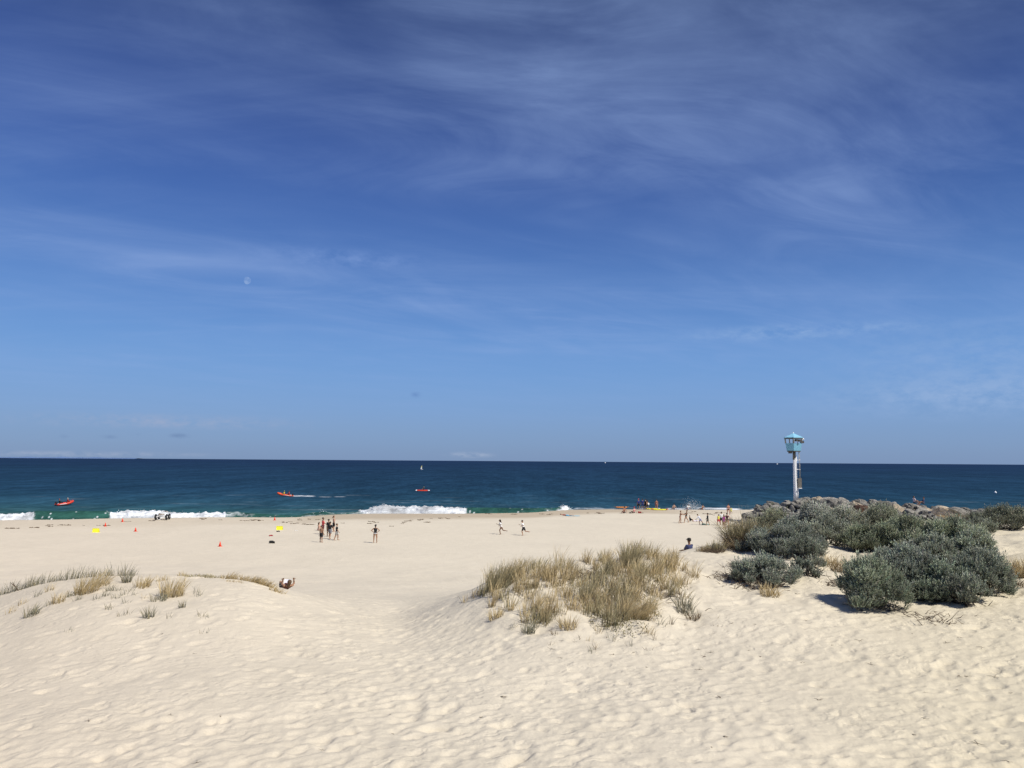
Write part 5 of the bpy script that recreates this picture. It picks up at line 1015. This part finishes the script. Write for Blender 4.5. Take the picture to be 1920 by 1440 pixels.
# yellow signs
M_yel = mat('sign_yellow', (.95, .90, .04), .6, .03, 4)
for (px, py, lb, wpx, dots) in [(180.5, 998, 'left yellow sign board on the sand with two small dark marks', 12.5, [(-.25, .02, .10, .14), (.14, .05, .16, .06)]), (524.5, 993.5, 'right yellow sign board on the sand next to the piles of clothes', 12.0, [(-.1, .05, .10, .10)])]:
    g = ground(px, py); w_ = wpx / 1460 * g.y; root = empty('sign_board', g, R(2), lb, 'sign'); q = Matrix.Rotation(R(18), 3, 'X'); mb = MB(); mb.box(q @ Vector((0, 0, w_ * .31)), (w_, .03, w_ * .62), q); part('panel', mb, M_yel, root, smooth=False)
    mb = MB(); q2 = Matrix.Rotation(R(-18), 3, 'X'); mb.box(q @ Vector((0, 0, w_ * .6)) + q2 @ Vector((0, 0, -w_ * .3)) + Vector((0, .04, 0)), (w_ * .9, .02, w_ * .6), q2); part('back_panel', mb, M_yel, root, smooth=False)
    for (x, z, a, b) in dots: mb = MB(); mb.box(q @ Vector((x * w_, -.018, w_ * (.31 + z))), (a * w_, .006, b * w_), q); part('sign_mark', mb, mat('sign_ink', (.30, .27, .03), .7, .05), root, smooth=False)
# heaps of clothes and bags
def heap(px, py, w, h, c, label, cat='clothes', name='clothes_pile', sd=0):
    g = ground(px, py); r = np.random.default_rng(sd); mb = MB(); n = 7
    for k in range(n): mb.ell((r.uniform(-.4, .4) * w, r.uniform(-.3, .3) * w, h * r.uniform(.2, .5)), (w * r.uniform(.2, .35), w * r.uniform(.15, .3), h * r.uniform(.35, .6)), Matrix.Rotation(r.random() * 3, 3, 'Z'))
    m = remesh(name, mb, max(.015, h * .08), 2); 
    if m.materials: m.materials[0] = cloth(c)
    else: m.materials.append(cloth(c))
    o = link(name, m, None, None, g); tag(o, label, cat)
heap(510, 1018.5, .62, .27, (.015, .015, .02), 'black pile of clothes, nearest one below the right yellow sign', sd=1)
heap(508.5, 1005, .40, .13, (.35, .03, .04), 'small dark red pile between the black pile and the sign', sd=2)
heap(521.5, 997, .36, .14, (.03, .02, .02), 'small dark pile just in front of the right yellow sign', sd=3)
heap(555, 995.5, .34, .08, (.75, .73, .70), 'white cloth lying on the sand between the sign and the group', sd=4)
heap(1199.5, 962.3, .5, .34, (.35, .04, .04), 'dark red bag on the sand beside the red hatted sitter', 'bag', 'beach_bag', 5)
heap(1182, 962.5, .4, .18, (.05, .05, .05), 'small black bag left of the red hatted sitter', 'bag', 'beach_bag', 6)
heap(1204.5, 962.2, .5, .12, (.22, .20, .16), 'flat brownish heap right of the dark red bag', sd=7)
heap(1319, 984, .5, .22, (.10, .16, .13), 'dark green heap on the sand behind the bending child', sd=8)
heap(1324, 983.5, .8, .08, (.28, .45, .38), 'pale green cloth on the sand by the child in dark green shorts', sd=9)
heap(1303.5, 977.5, .75, .16, (.75, .68, .78), 'white and pink cloth on sand left of the bending child', sd=10)
heap(1366, 979.5, .5, .12, (.75, .7, .6), 'pale heap behind the tall person in the dark red swimsuit', sd=12)
mb = MB(); mb.ell((0, 0, 0), (.14, .1, .2)); Pb = at(1216, 945, float(shore(1216)) - 1.2); o = part('carry_bag', mb, M_white, None, Pb); tag(o, 'small white bag held by the bare shouldered woman by the water', 'bag')
# boards by the water
M_by = mat('board_yellow', (.78, .72, .05), .4, .05, 2); M_bo = mat('board_orange', (.55, .22, .06), .4, .1, 2)
for (px, py, ln, rz, lb, m1, m2, up) in [(1222, 954.3, 2.9, R(-10), 'yellow rescue board lying behind the far trio, left of the two', M_by, M_white, .0), (1237, 956.6, 3.0, R(-6), 'yellow rescue board lying nearest on the sand, right of the two', M_by, M_red, 0), (1165.5, 955, 2.6, R(4), 'orange brown board at the water edge behind the sitting adult', M_bo, M_dgrey, .25)]:
    g = ground(px, py); ski(0, 0, ln, rz, lb, m1, m2, loc=g + Vector((0, 0, .02 + up)), wd=.3)
# seaweed scraps in drift lines
random.seed(77); WM = []
M_weed = mat('seaweed', (.13, .085, .05), .9, .3, 10)
for s in range(5):
    mb = MB(); r = np.random.default_rng(s)
    for k in range(9):
        x = r.uniform(-.4, .4); y = r.uniform(-.15, .15); mb.sweep([(x, y, .0), (x + r.uniform(-.15, .15), y + r.uniform(-.08, .08), r.uniform(.03, .09)), (x + r.uniform(-.3, .3), y + r.uniform(-.1, .1), .005)], [.03, .035, .01], 5)
    me = mb.mesh('seaweed'); me.materials.append(M_weed); WM.append(me)
lines = [(5, 992, 110, 985, 9), (110, 985, 210, 986, 5), (230, 978, 245, 978, 2), (280, 977, 300, 975, 2), (370, 973, 480, 976, 8), (480, 974, 490, 976, 3), (530, 979, 600, 986, 11), (545, 973, 600, 975, 4), (640, 982, 760, 981, 7), (755, 978, 900, 966, 12), (765, 975, 830, 983, 5), (900, 964, 1060, 964, 8), (1085, 961, 1130, 962, 7), (1270, 960, 1360, 962, 6), (1325, 963, 1340, 968, 3), (690, 978, 700, 978, 1), (730, 987, 735, 989, 1)]
for (x0, y0, x1, y1, n) in lines:
    for k in range(n):
        t = random.random(); px = x0 + (x1 - x0) * t; py = y0 + (y1 - y0) * t + random.gauss(0, .9); g = ground(px, py); o = bpy.data.objects.new('seaweed', random.choice(WM)); col.objects.link(o)
        s_ = random.uniform(.45, 1.15); o.scale = (s_ * random.uniform(.8, 1.4), s_, s_ * .9); o.location = g; o.rotation_euler = (0, 0, random.gauss(0, .35)); tag(o, 'scrap of brown seaweed washed up on the sand near the water', 'seaweed', 'seaweed scraps along the drift lines')
# bits of twig on the near sand
TM = []
for s in range(4):
    mb = MB(); r = np.random.default_rng(s + 9)
    for k in range(3):
        p = [(0, 0, .01)]; a = r.uniform(0, 6.28)
        for j in range(3): a += r.normal() * .6; p.append((p[-1][0] + math.cos(a) * .06, p[-1][1] + math.sin(a) * .06, max(.005, p[-1][2] + r.normal() * .015)))
        mb.sweep(p, [.005, .005, .004, .002], 4)
    me = mb.mesh('twig'); me.materials.append(M_twig); TM.append(me)
for k in range(60):
    px = random.uniform(150, 1900) if k > 30 else random.uniform(1000, 1850); py = random.uniform(1190, 1435) if k > 30 else random.uniform(1160, 1260); g = ground(px, py); o = bpy.data.objects.new('twig', random.choice(TM)); col.objects.link(o); s_ = random.uniform(.3, .8); o.scale = (s_,) * 3; o.location = g; o.rotation_euler = (0, 0, random.random() * 6.28)
    tag(o, 'tiny dry twig lying on the trampled foreground sand', 'twig', 'twigs scattered on the near sand')

# ---------------------------------------------------------------- moon
m, nt, out = newmat('pale_moon'); em = N(nt, 'ShaderNodeEmission'); tr = N(nt, 'ShaderNodeBsdfTransparent'); mx = N(nt, 'ShaderNodeMixShader'); tc = N(nt, 'ShaderNodeTexCoord'); nz = N(nt, 'ShaderNodeTexNoise'); nz.inputs['Scale'].default_value = .006; nz.inputs['Detail'].default_value = 3; L(nt, tc.outputs['Object'], nz.inputs['Vector'])
rp = N(nt, 'ShaderNodeMapRange'); rp.inputs['From Min'].default_value = .35; rp.inputs['From Max'].default_value = .65; rp.inputs['To Min'].default_value = .12; rp.inputs['To Max'].default_value = .5; L(nt, nz.outputs[0], rp.inputs[0]); em.inputs[0].default_value = (*srgb(160, 185, 225), 1); L(nt, rp.outputs[0], mx.inputs[0]); L(nt, tr.outputs[0], mx.inputs[1]); L(nt, em.outputs[0], mx.inputs[2]); L(nt, mx.outputs[0], out.inputs[0])
Dm = 40000; P = CAM + ray(463, 526).normalized() * Dm; mb = MB(); rm_ = Dm * 6.6 / FPX; qq = (CAM - P).to_track_quat('Z', 'Y').to_matrix()
V = [(0, 0, 0)]; nseg = 32
for k in range(nseg):
    a = 2 * PI * k / nseg; x, y = math.cos(a), math.sin(a)
    if x < 0: x *= .80
    V.append(tuple(qq @ Vector((x * rm_, y * rm_, 0))))
mb.add(V, [(0, 1 + k, 1 + (k + 1) % nseg) for k in range(nseg)]); o = part('moon', mb, m, None, P, smooth=False); o.visible_shadow = True; tag(o, 'faint pale gibbous moon in the blue sky, upper left', 'moon')

scene.view_settings.view_transform = 'Standard'; scene.view_settings.look = 'None'; scene.view_settings.exposure = 0; scene.view_settings.gamma = 1
scene.cycles.transparent_max_bounces = 8
